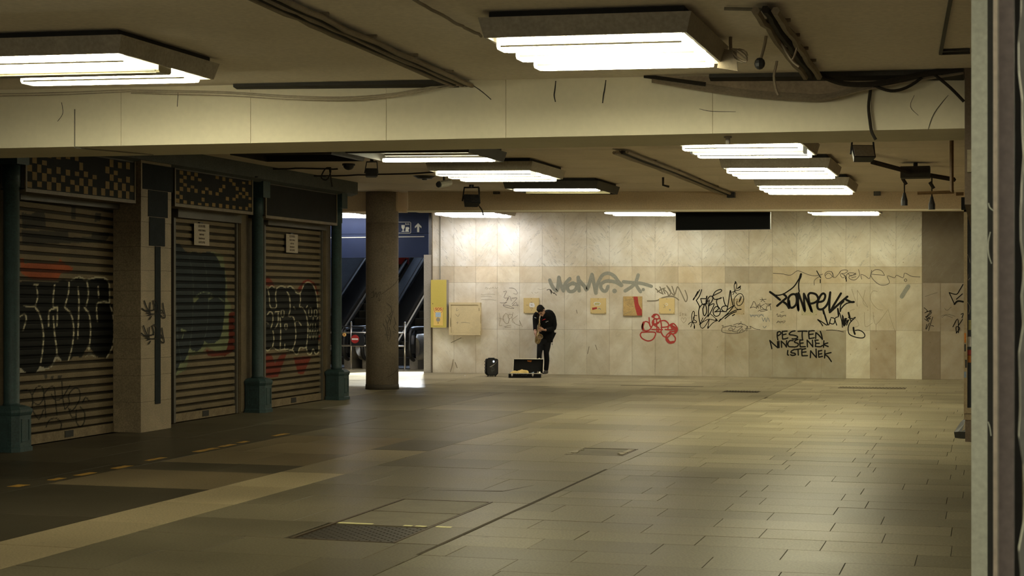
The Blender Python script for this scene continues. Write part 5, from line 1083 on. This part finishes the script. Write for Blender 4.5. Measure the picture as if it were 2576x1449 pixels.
# ------------------------------------------------------------------ cables
def bundle(label, ends, n, r, dark, sp=.035, d=.02, wav=.01, grp=None):
    """several cables running along the ceiling through photo points"""
    P = [Vector(ce(px, py, 0)) for px, py in ends]
    t = thing('cable_bundle', label, 'cables', P[0], group=grp)
    dr = (P[-1] - P[0]); sd = Vector((dr.y, -dr.x, 0)).normalized()
    for k in range(n):
        pts = []; m = 14
        for i in range(m + 1):
            f = i / m * (len(P) - 1); j = min(int(f), len(P) - 2); q = P[j].lerp(P[j + 1], f - j) + sd * ((k - (n - 1) / 2) * sp + jit(wav)); 
            pts.append((q.x, q.y, zc(q.x) - d - r - (0 if k % 2 else abs(jit(.012)))))
        MB().tube(pts, r, 6).build('cable', 'cabled' if k in dark else 'cable', t)
    for i in ((1, 2, 3, 4) if n > 1 else ()):
        q = P[0].lerp(P[-1], i / 5); w = n * sp / 2 + .004
        MB().tube([(q.x - sd.x * w, q.y - sd.y * w, zc(q.x) - .012), (q.x + sd.x * w, q.y + sd.y * w, zc(q.x) - .012)], .014, 4).build('clamp', 'cable', t)
    return t
bundle('thick bundle of cables crossing the ceiling to the near beam', [(640, -35), (870, 72), (1188, 213)], 5, .02, (1, 3), .045)
bundle('single thin cable on the ceiling left of the nearest light', [(1040, -18), (1140, 42), (1212, 78)], 1, .011, (), .02)
bundle('bundle of pale cables on the ceiling running to the far beam', [(1560, 374), (1700, 428), (1832, 484)], 4, .024, (2,), .055)
bundle('dusty cable trunk on the ceiling at top right', [(1925, 5), (1985, 95), (2042, 176)], 3, .028, (1,), .06)
for (pts, lab) in (([(640, 421), (760, 420), (850, 421)], 'first'), ([(700, 441), (900, 437), (1090, 430)], 'second'), ):
    bundle(f'thin straight cable on the ceiling over the shops, {"nearer" if lab == "first" else "farther"} of the two', pts, 1, .014, (0,), .02, .005, .0)
def sag(label, pts, y, r, m='cable', n=1, sp=.02, name='hanging_cable'):
    t = thing(name, label, 'cable', aty(*pts[0], y))
    for k in range(n):
        P = [aty(px, py + k * sp * 300 + jit(1.0), y - k * .012) for px, py in pts]
        MB().tube(smooth_path(P, 4), r, 6).build('cable', m, t)
    return t
sag('slack cables sagging along the near beam from the left light to the bundle', [(330, 226), (560, 231), (720, 240), (860, 244), (980, 236), (1100, 215), (1180, 203)], 13.95, .006, 'cablel', 3, .014)
sag('thin cable along the top of the near beam at the far left', [(0, 236), (160, 233), (330, 226)], 13.96, .006, 'cablel', 2, .015)
sag('group of slack cables sagging across the near beam on the right', [(1640, 193), (1760, 212), (1880, 228), (2000, 238), (2080, 238), (2180, 213), (2300, 190), (2424, 172)], 13.94, .012, 'cable', 4, .014)
sag('thick dark cable dropping from the ceiling trunk to the slack cables', [(2042, 176), (2090, 200), (2140, 210), (2220, 207), (2330, 183), (2424, 170)], 13.88, .017, 'cabled', 2, .01)
sag('black cable looping below the slack cables', [(2198, 216), (2240, 229), (2280, 220), (2320, 195)], 13.90, .014, 'cabled')
sag('black cable slanting down to the right-hand post', [(2350, 188), (2390, 220), (2425, 256)], 13.90, .014, 'cabled')
sag('long flat cable sagging from the nearest light to the slack cables', [(1620, 189), (1700, 201), (1775, 211)], 13.93, .012, 'cabled', 2, .01)
sag('dirty wire running down the near beam to the floodlight', [(2190, 224), (2185, 268), (2189, 310), (2193, 332), (2203, 352)], 13.95, .013, 'cabled', 1)
sag('thin wire hanging in front of the near beam', [(1958, 68), (1955, 150), (1947, 190), (1952, 225), (1958, 240)], 13.2, .011, 'cable')
# tangle of loose wires at the top right
TG = 11.9
for i, (pts, r, lab) in enumerate((
    ([(1850, 0), (1862, 38), (1850, 62), (1838, 90), (1838, 128)], .013, 'pale loose wire ending in a coil beside the nearest light'),
    ([(1905, 0), (1900, 30), (1898, 55)], .012, 'short wire with a black plug, left of the ceiling trunk'),
    ([(1935, 15), (1930, 55), (1925, 105), (1913, 150), (1911, 160)], .012, 'long wire with a black plug at its end'),
    ([(1945, 45), (1962, 100), (1990, 150), (2010, 168)], .010, 'thin wire curving down to the trunking'),
    ([(2005, 120), (1996, 145), (1990, 152)], .008, 'short forked wire under the ceiling trunk'),
    ([(1850, 20), (1880, 36), (1910, 25), (1940, 8)], .016, 'dusty wire garland at the top edge'))):
    P = [aty(px, py, TG) for px, py in pts]
    t = thing('loose_wire', lab, 'wire', P[0])
    if i < 4: P = [(P[0][0], TG, zc(P[0][0]))] + P if P[0][2] < zc(P[0][0]) else P
    MB().tube(smooth_path(P, 4), r, 5).build('wire', 'cabled' if i in (1, 5) else 'cable', t)
    if i in (1, 2): MB().ball(P[-1], .04, .04, .045, 8, 6).build('plug', 'black', t)
    if i == 0:
        e = Vector(P[-1]); MB().tube([(e.x + .07 + .055 * math.cos(k * .55), TG - .01 * k / 6, e.z - .04 + .05 * math.sin(k * .5)) for k in range(30)], .006, 5).build('coil', 'cable', t)
        MB().hexa([(e.x - .10, TG, e.z - .12), (e.x + .05, TG, e.z - .15), (e.x + .05, TG + .03, e.z - .15), (e.x - .10, TG + .03, e.z - .12), (e.x - .07, TG, e.z + .02), (e.x + .04, TG, e.z), (e.x + .04, TG + .03, e.z), (e.x - .07, TG + .03, e.z + .02)]).build('tag_plate', 'cable', t)
t = MB().tube([ce(1822, 22, .02), ce(1915, 24, .02)], .012, 5).build('ceiling_strip', 'whitecable', None, 'short pale strip stuck to the ceiling behind the loose wires', 'strip')
P = [Vector(aty(px, py, 24.0)) for px, py in ((830, 400), (818, 425), (808, 446), (822, 452), (832, 430), (826, 404), (836, 470))]
t = thing('wire_loop', 'black loop of wire hanging by the end of the shop row', 'wire', P[0]); P[0].z = zc(P[0].x) - .0
MB().tube(smooth_path([tuple(p) for p in P], 4), .012, 5).build('wire', 'cabled', t)
P = [Vector(aty(px, py, 29.0)) for px, py in ((1205, 458), (1206, 490), (1202, 512), (1212, 528), (1216, 542))]
t = thing('loose_wire', 'loose wire trailing beside the tilted black floodlight', 'wire', P[0]); P[0].z = zc(P[0].x)
MB().tube(smooth_path([tuple(p) for p in P], 4), .012, 5).build('wire', 'cabled', t)
# ------------------------------------------------------------------ the saxophone player
foot = fl(1361.4, 943.5)
MM = Matrix.Translation(foot) @ Matrix.Rotation(YAW, 4, 'Z')
man = thing('person', 'man in black suit jacket and black jeans bending over a saxophone by the marble wall', 'person', M=MM)
def K(zx_, zy_, y=0.0): return ((zx_ - 800) / 702., y, (1350 - zy_) / 702.)   # enlarged-view point -> metres in the player's own frame
def organic(mb, name, m, parent, vox, smooth=6, label=None):
    o = mb.build(name, m, parent, world=False, label=label)
    r = o.modifiers.new('remesh', 'REMESH'); r.mode = 'VOXEL'; r.voxel_size = vox; r.use_smooth_shade = True
    s = o.modifiers.new('smooth', 'SMOOTH'); s.factor = .5; s.iterations = smooth
    return o
# joints
HD = Vector(K(792, 284, -.26)); HS = 1.07; NK = Vector(K(825, 330, -.15))
SHR = Vector(K(712, 345, -.12)); SHL = Vector(K(955, 345, -.02))        # the player's right and left shoulders
ELR = Vector(K(700, 520, -.19)); WRR = Vector(K(697, 622, -.33))
ELL = Vector(K(1005, 575, -.10)); WRL = Vector(K(858, 606, -.33))
HIPR = Vector(K(800, 800, .02)); HIPL = Vector(K(902, 800, .03))
KNR = Vector(K(770, 985, -.05)); KNL = Vector(K(885, 985, -.03)); ANR = Vector(K(762, 1290, .02)); ANL = Vector(K(880, 1272, .05))
# saxophone axis
S0 = Vector(K(779, 374, -.32)); S1 = Vector(K(767, 432, -.42)); S2 = Vector(K(765, 505, -.455)); S3 = Vector(K(716, 712, -.42)); S4 = Vector(K(712, 785, -.41)); S5 = Vector(K(740, 812, -.43)); S6 = Vector(K(762, 775, -.47)); S7 = Vector(K(766, 728, -.52))
ax = (S3 - S2).normalized()
body = MB()
rot = Matrix.Rotation(R(-52), 3, 'X') @ Matrix.Rotation(R(8), 3, 'Y')   # head bowed forwards
def H(x, y, z): return HD + Matrix.Rotation(R(-30), 3, 'Z') @ (rot.transposed() @ Vector((x, y, z)) * HS)
hr3 = Matrix.Rotation(R(-30), 3, 'Z') @ rot.transposed()
body.ball(H(0, .008, .03), .074, .092, .088, 18, 12, hr3)               # skull
body.ball(H(0, -.035, -.045), .056, .060, .070, 16, 10, hr3)            # face
body.ball(H(0, -.062, -.098), .030, .030, .024, 12, 8, hr3)             # chin
body.ball(H(0, -.086, .012), .048, .014, .012, 12, 6, hr3)              # brow
body.tube([H(0, -.092, .008), H(0, -.108, -.028), H(0, -.113, -.040), H(0, -.098, -.048)], [.009, .013, .016, .012], 8)   # nose
for s in (-1, 1):
    body.ball(H(s * .076, .008, -.012), .012, .022, .034, 10, 8, hr3)   # ears
    body.ball(H(s * .034, -.078, -.034), .018, .014, .016, 8, 6, hr3)   # cheekbones
body.ball(H(0, -.092, -.068), .024, .012, .006, 10, 6, hr3); body.ball(H(0, -.090, -.080), .020, .012, .007, 10, 6, hr3)  # lips
body.tube([H(0, .03, -.06), NK + Vector((0, .0, 0)), NK + Vector((.03, .06, -.08))], [.054, .058, .075], 12)
body.loft([K(868, 800, .03) + (.15, .10), K(872, 700, .02) + (.15, .105), K(868, 600, .0) + (.14, .10), K(855, 480, -.03) + (.155, .105), K(838, 390, -.06) + (.165, .105), K(832, 350, -.08) + (.11, .09)], 18)
def limb(mb, pts, rs, n=12): mb.tube(smooth_path([tuple(p) for p in pts], 3), [r for i in range(len(pts) - 1) for r in [rs[i] + (rs[i + 1] - rs[i]) * k / 3 for k in range(3)]] + [rs[-1]], n)
limb(body, [SHR + Vector((.03, 0, 0)), ELR, WRR], [.055, .042, .028]); limb(body, [SHL + Vector((-.03, 0, 0)), ELL, WRL], [.055, .042, .028])
limb(body, [HIPR, KNR + Vector((0, .01, 0)), KNR.lerp(ANR, .45) + Vector((0, .022, 0)), ANR], [.066, .042, .038, .027]); limb(body, [HIPL, KNL + Vector((0, .01, 0)), KNL.lerp(ANL, .45) + Vector((.012, .022, 0)), ANL], [.066, .042, .038, .027])
for A_, dx in ((ANR, -.03), (ANL, -.05)): body.tube([A_ + Vector((0, .03, -.03)), A_ + Vector((dx * .4, -.06, -.065)), A_ + Vector((dx, -.14, -.08))], [.042, .038, .03], 10)
def hand(wr, pt, side, out):
    """palm beside the saxophone tube at pt, four fingers curling over it, thumb behind"""
    c = wr.lerp(pt, .45); d = (pt - wr).normalized(); up = -ax
    body.tube([wr, c, pt - d * .028], [.030, .044, .044], 10, flat=.62)
    for k in range(4):
        o = ax * (.042 - .028 * k); ln = [.9, 1, .97, .78][k]
        b = c + o * 1.15 + d * .018
        p1 = pt + o * 1.15 - d * .010 + out * .030 * ln; p2 = pt + o * 1.15 + d * .018 * ln + out * .034; p3 = pt + o * 1.15 + d * .036 * ln + out * .012
        body.tube([b, b.lerp(p1, .5) + out * .012, p1, p2, p3], [.0105, .0105, .010, .009, .008], 7)
    body.tube([wr + d * .02 - out * .01, c - ax * .040 - out * .012, pt - ax * .030 - out * .022, pt - ax * .022 + d * .02 - out * .028], [.014, .013, .011, .009], 7)
PL = S2.lerp(S3, .40); PRt = S2.lerp(S3, .86)
hand(WRL, PL + Vector((.012, -.01, 0)), 1, Vector((0, -1, .15)).normalized()); hand(WRR, PRt + Vector((-.012, -.01, 0)), -1, Vector((-.35, -1, .1)).normalized())
organic(body, 'body', 'skin', man, .0085, 3)
# eyes and brows (lowered lids)
mb = MB()
for s in (-1, 1): mb.tube([H(s * .018, -.097, -.012), H(s * .032, -.094, -.016), H(s * .046, -.084, -.012)], .0035, 5)
mb.build('closed_eye', 'hair', man, world=False)
mb = MB()
for s in (-1, 1): mb.tube([H(s * .014, -.101, .012), H(s * .032, -.100, .018), H(s * .050, -.088, .010)], .0048, 5)
mb.build('eyebrow', 'hair', man, world=False)
hb = MB(); hb.ball(H(0, .020, .042), .083, .096, .088, 18, 12, hr3); hb.ball(H(0, .06, -.02), .070, .058, .070, 14, 10, hr3); hb.ball(H(0, -.030, .080), .066, .056, .036, 12, 8, hr3)
hb.ball(H(.068, .03, .0), .016, .04, .05, 8, 6, hr3); hb.ball(H(-.068, .03, .0), .016, .04, .05, 8, 6, hr3)
hb.ball(H(.008, -.062, .058), .050, .034, .030, 12, 8, hr3); hb.ball(H(.05, -.04, .03), .022, .03, .036, 8, 6, hr3)
organic(hb, 'hair', 'hair', man, .011, 3)
# clothes
jk = MB()
jk.loft([K(885, 812, .05) + (.155, .125), K(880, 770, .05) + (.165, .13), K(880, 700, .03) + (.168, .135), K(885, 620, .01) + (.170, .13), K(872, 540, -.01) + (.178, .13), K(855, 450, -.04) + (.195, .135), K(842, 380, -.06) + (.200, .135), K(836, 335, -.07) + (.165, .12), K(832, 305, -.09) + (.10, .085)], 22)
jk.ball(K(918, 352, .0), .14, .12, .115, 14, 10)                        # rounded back of the bent figure
limb(jk, [SHR + Vector((.045, .02, .0)), SHR + Vector((-.008, 0, -.06)), ELR, WRR + Vector((0, .03, .02))], [.075, .070, .055, .043])
limb(jk, [SHL + Vector((-.02, .02, .02)), SHL + Vector((.045, .01, -.08)), ELL, WRL + Vector((.012, .02, .0))], [.085, .082, .062, .046])
jk.hexa([K(940, 700, .02), K(1012, 700, .02), K(1012, 700, .16), K(940, 700, .16), K(975, 560, .0), K(1020, 560, .0), K(1020, 560, .14), K(975, 560, .14)])
jk.hexa([K(900, 800, .0), K(982, 800, .03), K(982, 800, .15), K(900, 800, .15), K(900, 655, .0), K(1054, 652, .05), K(1054, 652, .13), K(900, 655, .15)])
organic(jk, 'suit_jacket', 'jacket', man, .011, 3, 'black suit jacket flaring out behind')
for s, pts in (('a', [(728, 330, -.215), (738, 420, -.21), (745, 520, -.205)]), ('b', [(850, 325, -.20), (800, 430, -.215), (775, 520, -.21)])):
    MB().tube([K(*p) for p in pts], [.012, .022, .008], 6, flat=.3).build('lapel', 'blackm', man, world=False)
MB().hexa([K(808, 452, -.222), K(868, 432, -.212), K(868, 432, -.20), K(808, 452, -.21), K(822, 438, -.226), K(866, 418, -.216), K(866, 418, -.205), K(822, 438, -.215)]).build('pocket_square', 'hank', man, world=False)
MB().hexa([K(686, 404, -.225), K(716, 414, -.225), K(716, 414, -.19), K(686, 404, -.19), K(688, 396, -.225), K(718, 406, -.225), K(718, 406, -.19), K(688, 396, -.19)]).build('badge', 'wht', man, world=False)
MB().tube(smooth_path([K(868, 472, -.20), K(880, 478, -.195), K(890, 462, -.19), K(902, 466, -.185), K(914, 458, -.18)], 3), .0045, 5).build('brooch_chain', 'wht', man, world=False)
MB().tube(smooth_path([K(980, 800, .09), K(984, 825, .09), K(986, 860, .09), K(978, 835, .09)], 3), .0035, 4).build('loose_thread', 'blackm', man, world=False)
tr = MB(); tr.loft([K(850, 850, .03) + (.135, .105), K(858, 800, .03) + (.145, .115), K(866, 740, .03) + (.14, .11)], 18)
limb(tr, [HIPR + Vector((-.0, 0, .0)), KNR.lerp(HIPR, .5) + Vector((-.0, 0, 0)), KNR, KNR.lerp(ANR, .45) + Vector((0, .025, 0)), ANR + Vector((0, 0, .0))], [.094, .080, .062, .058, .050])
limb(tr, [HIPL, KNL.lerp(HIPL, .5), KNL, KNL.lerp(ANL, .45) + Vector((.015, .025, 0)), ANL], [.096, .084, .064, .062, .053])
organic(tr, 'jeans', 'jeans', man, .011, 2)
for A_, dx in ((ANR, -.03), (ANL, -.055)):
    b = Vector((A_.x, A_.y, 0)); sh = MB()
    sh.tube([b + Vector((.012, .035, .075)), b + Vector((dx * .35, -.05, .062)), b + Vector((dx * .8, -.12, .048)), b + Vector((dx, -.17, .036))], [.048, .050, .046, .030], 12)
    sh.tube([b + Vector((.005, .02, .06)), b + Vector((.0, .01, .11))], [.048, .046], 10)
    o = organic(sh, 'shoe', 'shoe', man, .010, 2)
    so_ = MB(); pr = [(.055, .04), (.05, -.02), (.05, -.12), (.03, -.19), (-.01, -.205), (-.05, -.18), (-.055, -.10), (-.045, .0), (-.05, .06), (0, .085), (.04, .07)]
    so_.prism([(b.x + p[0] + dx * max(0, -p[1]) / .17, b.y + p[1]) for p in pr], 2, .0, .030); so_.build('shoe_sole', 'sole', o, world=False)
# saxophone: a thing of its own, held by the player
sx = thing('saxophone', 'brass saxophone with a round bell held by the man in black', 'saxophone', M=MM @ Matrix.Translation(S5))
iv = Matrix.Translation(-S5)
def SX(mb, name, m, parent=sx, **k):
    mb.v = [tuple(iv @ Vector(p)) for p in mb.v]; return mb.build(name, m, parent, world=False, **k)
SX(MB().tube([S0 + Vector((0, .03, .012)), S0.lerp(S1, .35), S0.lerp(S1, .7)], [.010, .012, .013], 8), 'mouthpiece', 'white_mp', smooth=True)
nk = smooth_path([tuple(S0.lerp(S1, .6)), tuple(S1), tuple(S1.lerp(S2, .6)), tuple(S2)], 4)
SX(MB().tube(nk, [.011 + .005 * i / (len(nk) - 1) for i in range(len(nk))], 10), 'neck', 'brass', smooth=True)
main = [tuple(S2), tuple(S2.lerp(S3, .5)), tuple(S3), tuple(S4), tuple(S5), tuple(S6)]
mp = smooth_path(main, 5); bodyt = SX(MB().tube(mp, [.017 + .020 * i / (len(mp) - 1) for i in range(len(mp))], 12), 'body_tube', 'brass', smooth=True)
SX(MB().tube([tuple(S2 + (S2 - S3).normalized() * .02), tuple(S2 - (S2 - S3).normalized() * .01)], .024, 10), 'collar', 'brass', bodyt)
bd = Vector((.18, -.86, .48)).normalized(); bl = [S6, S6 + (S7 - S6) * .5 + bd * .01, S7 + bd * .015, S7 + bd * .045, S7 + bd * .062]
bell = SX(MB().tube([tuple(p) for p in bl], [.037, .042, .048, .056, .066], 22, cap=False), 'bell', 'brass', smooth=True)
u1 = bd.orthogonal().normalized(); u2 = bd.cross(u1); ce_ = S7 + bd * .062
SX(MB().tube([tuple(ce_ + (u1 * math.cos(k * math.pi / 12) + u2 * math.sin(k * math.pi / 12)) * .066) for k in range(24)], .0042, 6, closed=True), 'bell_rim', 'brass', bell, smooth=True)
SX(MB().add([tuple(S7 + bd * .03 + (u1 * math.cos(k * math.pi / 12) + u2 * math.sin(k * math.pi / 12)) * .051) for k in range(24)], [tuple(range(24))]), 'bell_inside', 'brassd', bell)
def ring_key(p, nrm, r, h):
    q = Vector(p); return MB().tube([tuple(q), tuple(q + nrm * h)], r, 10)
fr_ = Vector((.25, -1, .1)).normalized(); sd_ = ax.cross(fr_).normalized()
for i in range(7):
    p = S2.lerp(S3, .10 + i * .135); rr = .012 + i * .0012
    SX(ring_key(p + fr_ * (.017 + i * .002), fr_, rr, .006), 'key_cup', 'brass', bodyt)
    SX(MB().ball(p + fr_ * (.029 + i * .002), .006, .005, .006, 7, 5), 'pearl', 'white_mp', bodyt)
for i, (p, d_) in enumerate(((S3.lerp(S4, .2), 1), (S3.lerp(S4, .8), 1), (S4.lerp(S5, .5), -1), (S6.lerp(S7, .3), -1))):
    SX(ring_key(p - sd_ * .032 * d_, (fr_ - sd_ * d_).normalized(), .019, .007), 'key_cup', 'brass', bodyt)
SX(MB().tube([tuple(S2 + sd_ * .022 + fr_ * .012), tuple(S3 + sd_ * .032 + fr_ * .012)], .0035, 6).tube([tuple(S2 - sd_ * .022 + fr_ * .014), tuple(S4 - sd_ * .034 + fr_ * .01)], .0035, 6).tube([tuple(S2.lerp(S3, .3) - sd_ * .03), tuple(S3 - sd_ * .042)], .003, 6), 'key_rod', 'brass', bodyt)
for i in range(4):
    p = S2.lerp(S3, .2 + .18 * i); SX(MB().tube([tuple(p - sd_ * .022), tuple(p - sd_ * .05 + fr_ * .012), tuple(p - sd_ * .055 + fr_ * .015 - ax * .03)], .0045, 5), 'side_key', 'brass', bodyt)
SX(MB().tube([tuple(S3.lerp(S4, .3) + sd_ * .025), tuple(S6.lerp(S7, .4) - sd_ * .02)], .005, 6), 'bell_brace', 'brass', bodyt)

# ------------------------------------------------------------------ loudspeaker and open case
p = fl(1236.5, 947); MS = Matrix.Translation(p) @ Matrix.Rotation(YAW + R(10), 4, 'Z') @ Matrix.Diagonal((.9, .9, .96, 1))
sp = thing('portable_speaker', 'black portable speaker with a white light, standing left of the open case', 'speaker', M=MS)
w, h, d = .155, .40, .13; z0 = .025
def rrect(w, z0, z1, c1, c2): return [(-w + c1, z0), (w - c1, z0), (w, z0 + c1), (w, z1 - c2), (w - c2 * .3, z1 - c2 * .3), (w - c2, z1), (-w + c2, z1), (-w + c2 * .3, z1 - c2 * .3), (-w, z1 - c2), (-w, z0 + c1)]
mb = MB(); mb.prism([(x - .0 + (.012 if z > .25 and x < 0 else 0), z) for x, z in rrect(w, z0, z0 + h, .05, .035)], 1, -d + .02, d); cb = mb.build('cabinet', 'blackm', sp, world=False)
mb = MB(); mb.prism(rrect(w * .86, z0 + .02, z0 + h - .012, .045, .03), 1, -d, -d + .021); g_ = mb.build('grille', 'black', sp, world=False)
for k in range(4): MB().box(-w - .012, -w + .02, -d + .05, d - .03, z0 + .09 + k * .075, z0 + .125 + k * .075).build('side_rib', 'black', cb, world=False)
mb = MB(); mb.prism([(.03 + .036 * math.cos(k * .3927), z0 + .335 + .036 * math.sin(k * .3927)) for k in range(16)], 1, -d - .006, -d + .001); mb.build('tweeter_ring', 'bluegrey', g_, world=False)
mb = MB(); mb.prism([(.033 + .017 * math.cos(k * .5236), z0 + .34 + .019 * math.sin(k * .5236)) for k in range(12)], 1, -d - .009, -d - .004); mb.build('led_light', emit('led_white', (.85, .9, 1), 4), g_, world=False)
mb = MB(); mb.prism([(-.075, .235), (-.045, .228), (.06, .29), (.045, .305)], 1, -d - .005, -d); mb.build('grey_bar', 'grey', g_, world=False)
mb = MB(); mb.tube([(.055, -d - .002, .30), (.10, -d - .002, .335), (.125, -d - .002, .385)], .004, 5); mb.build('trim_line', 'grey', g_, world=False)
mb = MB(); mb.prism([(.0 + .085 * math.cos(k * .2618), z0 + .155 + .085 * math.sin(k * .2618)) for k in range(24)], 1, -d - .003, -d); mb.build('woofer', 'gasket', g_, world=False)
mb = MB()
for (a, b, z1, z2) in ((-.03, .02, .225, .235), (-.035, .05, .20, .207), (-.035, .0, .165, .172), (.02, .055, .165, .172), (-.03, .05, .14, .147), (-.02, .005, .115, .125)): mb.box(a, b, -d - .005, -d - .003, z1, z2)
mb.build('printed_marks', 'steeld', g_, world=False)
for x in (-.11, .09): MB().box(x - .012, x + .012, -d + .03, -d + .06, 0, z0 + .03).build('foot', 'black', sp, world=False)
for x in (-.02, .02): MB().tube([(x - .008, .05, .02), (x + .008, .05, .02)], .02, 10).build('wheel', 'black', sp, world=False)
MB().tube([(-.08, .03, z0 + h - .003), (-.08, .03, z0 + h + .012), (.08, .03, z0 + h + .012), (.08, .03, z0 + h - .003)], .012, 6).build('carry_handle', 'black', sp, world=False)
# case
pa, pb = fl(1281.5, 950.5), fl(1358, 951)
MC = Matrix.Translation(((pa[0] + pb[0]) / 2, (pa[1] + pb[1]) / 2, 0)) @ Matrix.Rotation(YAW - R(3), 4, 'Z')
cs = thing('instrument_case', 'open black instrument case with nickel latches, on the floor at the man\'s feet', 'case', M=MC)
cw, cd, chh, tk = .365, .30, .105, .014
mb = MB().box(-cw, cw, 0, cd, .006, .02).box(-cw, cw, 0, tk, .02, chh).box(-cw, cw, cd - tk, cd, .02, chh).box(-cw, -cw + tk, tk, cd - tk, .02, chh).box(cw - tk, cw, tk, cd - tk, .02, chh)
base = mb.build('base', 'blackm', cs, world=False)
MB().box(-cw - .003, cw + .003, -.004, .004, chh - .012, chh + .004).box(-cw - .003, -cw + .008, 0, cd, chh - .012, chh + .004).box(cw - .008, cw + .003, 0, cd, chh - .012, chh + .004).build('metal_edge', 'steel', base, world=False)
MB().box(-cw + tk, cw - tk, tk, cd - tk, .02, .045).build('lining', 'velvet', base, world=False)
for x in (-.285, .185):
    l = MB().box(x - .018, x + .018, -.014, -.003, .055, .10); l.build('latch', 'steel', base, world=False)
    MB().tube([(x - .012, -.012, .05), (x, -.02, .035), (x + .012, -.012, .05)], .005, 5).build('latch_loop', 'steel', base, world=False)
mb = MB()
for x in (-.18, -.135, -.02, .06): mb.box(x - .007, x + .007, -.008, -.003, .088, .103)
mb.build('stud', 'steel', base, world=False)
MB().tube([(-.07, -.004, .06), (-.06, -.03, .055), (.04, -.03, .055), (.05, -.004, .06)], .008, 6).build('handle', 'black', base, world=False)
# lid stands open, leaning back a little
lt = R(12); ly = cd; lh = .315
def LD(x, y, z): return (x + (z * .035), ly + z * math.sin(lt) + y * math.cos(lt), chh + z * math.cos(lt) - y * math.sin(lt))
def lbox(mb, x0, x1, y0, y1, z0_, z1): return mb.hexa([LD(x0, y0, z0_), LD(x1, y0, z0_), LD(x1, y1, z0_), LD(x0, y1, z0_), LD(x0, y0, z1), LD(x1, y0, z1), LD(x1, y1, z1), LD(x0, y1, z1)])
X0, X1 = -cw + .09, cw + .045
mb = MB(); lbox(mb, X0, X1, .05, .064, 0, lh); lbox(mb, X0, X1, -.03, .05, lh - .014, lh); lbox(mb, X0, X0 + .014, -.03, .05, 0, lh - .014); lbox(mb, X1 - .014, X1, -.03, .05, 0, lh - .014)
lidp = mb.build('lid', 'blackm', cs, world=False)
mb = MB(); lbox(mb, X0 - .003, X1 + .003, -.034, -.026, lh - .010, lh + .004); lbox(mb, X0 - .003, X0 + .007, -.034, -.026, 0, lh); lbox(mb, X1 - .007, X1 + .003, -.034, -.026, 0, lh); mb.build('metal_edge', 'steel', lidp, world=False)
mb = MB(); lbox(mb, X0 + .015, X1 - .015, .042, .05, .005, lh - .015); mb.build('lining', 'velvet', lidp, world=False)
mb = MB(); mb.hexa([LD(.04, .03, lh - .05), LD(.12, .03, lh - .065), LD(.12, .041, lh - .065), LD(.04, .041, lh - .05), LD(.03, .03, lh - .022), LD(.14, .03, lh - .028), LD(.14, .041, lh - .028), LD(.03, .041, lh - .022)]); mb.build('orange_tag', 'orange', lidp, world=False)
mb = MB(); lbox(mb, X1 - .12, X1 - .08, -.045, -.034, lh - .01, lh + .018); mb.build('latch', 'steel', lidp, world=False)
mb = MB(); lbox(mb, X0 + .02, X0 + .06, -.03, .0, -.02, .02); lbox(mb, X1 - .10, X1 - .06, -.03, .0, -.02, .02); mb.build('hinge', 'steel', lidp, world=False)
# yellow cloth, notes and a small figure of folded paper lying in the case
ycl = thing('folded_cloth', 'crumpled yellow cloth lying in the open case', 'cloth', M=MC @ Matrix.Translation((-.17, .14, .045)))
mb = MB(); nx, ny = 22, 10; rnd = random.Random(4); v = []
for j in range(ny + 1):
    for i in range(nx + 1):
        u, q = i / nx, j / ny; e = min(1, min(u, 1 - u) * 7) * min(1, min(q, 1 - q) * 5); e = e ** .35
        hgt = .075 + (.045 if u > .42 else .018) * (1 if q > .25 else .4) + .012 * math.sin(u * 17 + q * 5) + .008 * math.sin(q * 13 - u * 9) - (.012 * math.exp(-((u - .42) / .04) ** 2))
        v.append((-.18 + .44 * u + .012 * math.sin(q * 9), -.10 + .20 * q + .01 * math.sin(u * 11), .002 + e * hgt))
fq = [(j * (nx + 1) + i, j * (nx + 1) + i + 1, (j + 1) * (nx + 1) + i + 1, (j + 1) * (nx + 1) + i) for j in range(ny) for i in range(nx)]
nv = len(v); v2 = [(x, y, .0) for x, y, z in v]; fq2 = [tuple(a + nv for a in f)[::-1] for f in fq]
mb.add(v + v2, fq + fq2); mb.build('fabric', 'cloth', ycl, world=False, smooth=True)
nt = thing('bank_note', 'pale blue bank note lying beside the yellow cloth in the case', 'bank note', M=MC @ Matrix.Translation((.15, .12, .047)))
MB().hexa([(-.05, -.05, 0), (.045, -.05, 0), (.05, .03, .0), (-.02, .035, .0), (-.045, -.048, .05), (.02, -.045, .075), (.055, .03, .085), (-.015, .04, .055)]).build('paper', 'lblue', nt, world=False)
nt = thing('paper_scrap', 'small pale folded paper at the right end of the case', 'paper', M=MC @ Matrix.Translation((.29, .10, .047)))
MB().add([(-.035, -.03, 0), (.035, -.025, 0), (.03, .03, 0), (-.03, .03, 0), (.0, .0, .11)], [(0, 1, 4), (1, 2, 4), (2, 3, 4), (3, 0, 4), (3, 2, 1, 0)]).build('paper', 'card', nt, world=False)
p = fl(1170, 945.5); MB().add([(p[0] - .02, p[1] - .02, .001), (p[0] + .02, p[1] - .01, .001), (p[0] + .01, p[1] + .02, .001), (p[0], p[1], .02)], [(0, 1, 3), (1, 2, 3), (2, 0, 3), (2, 1, 0)]).build('paper_scrap', 'wht', None, 'tiny scrap of white paper on the floor below the cream cabinet', 'paper')
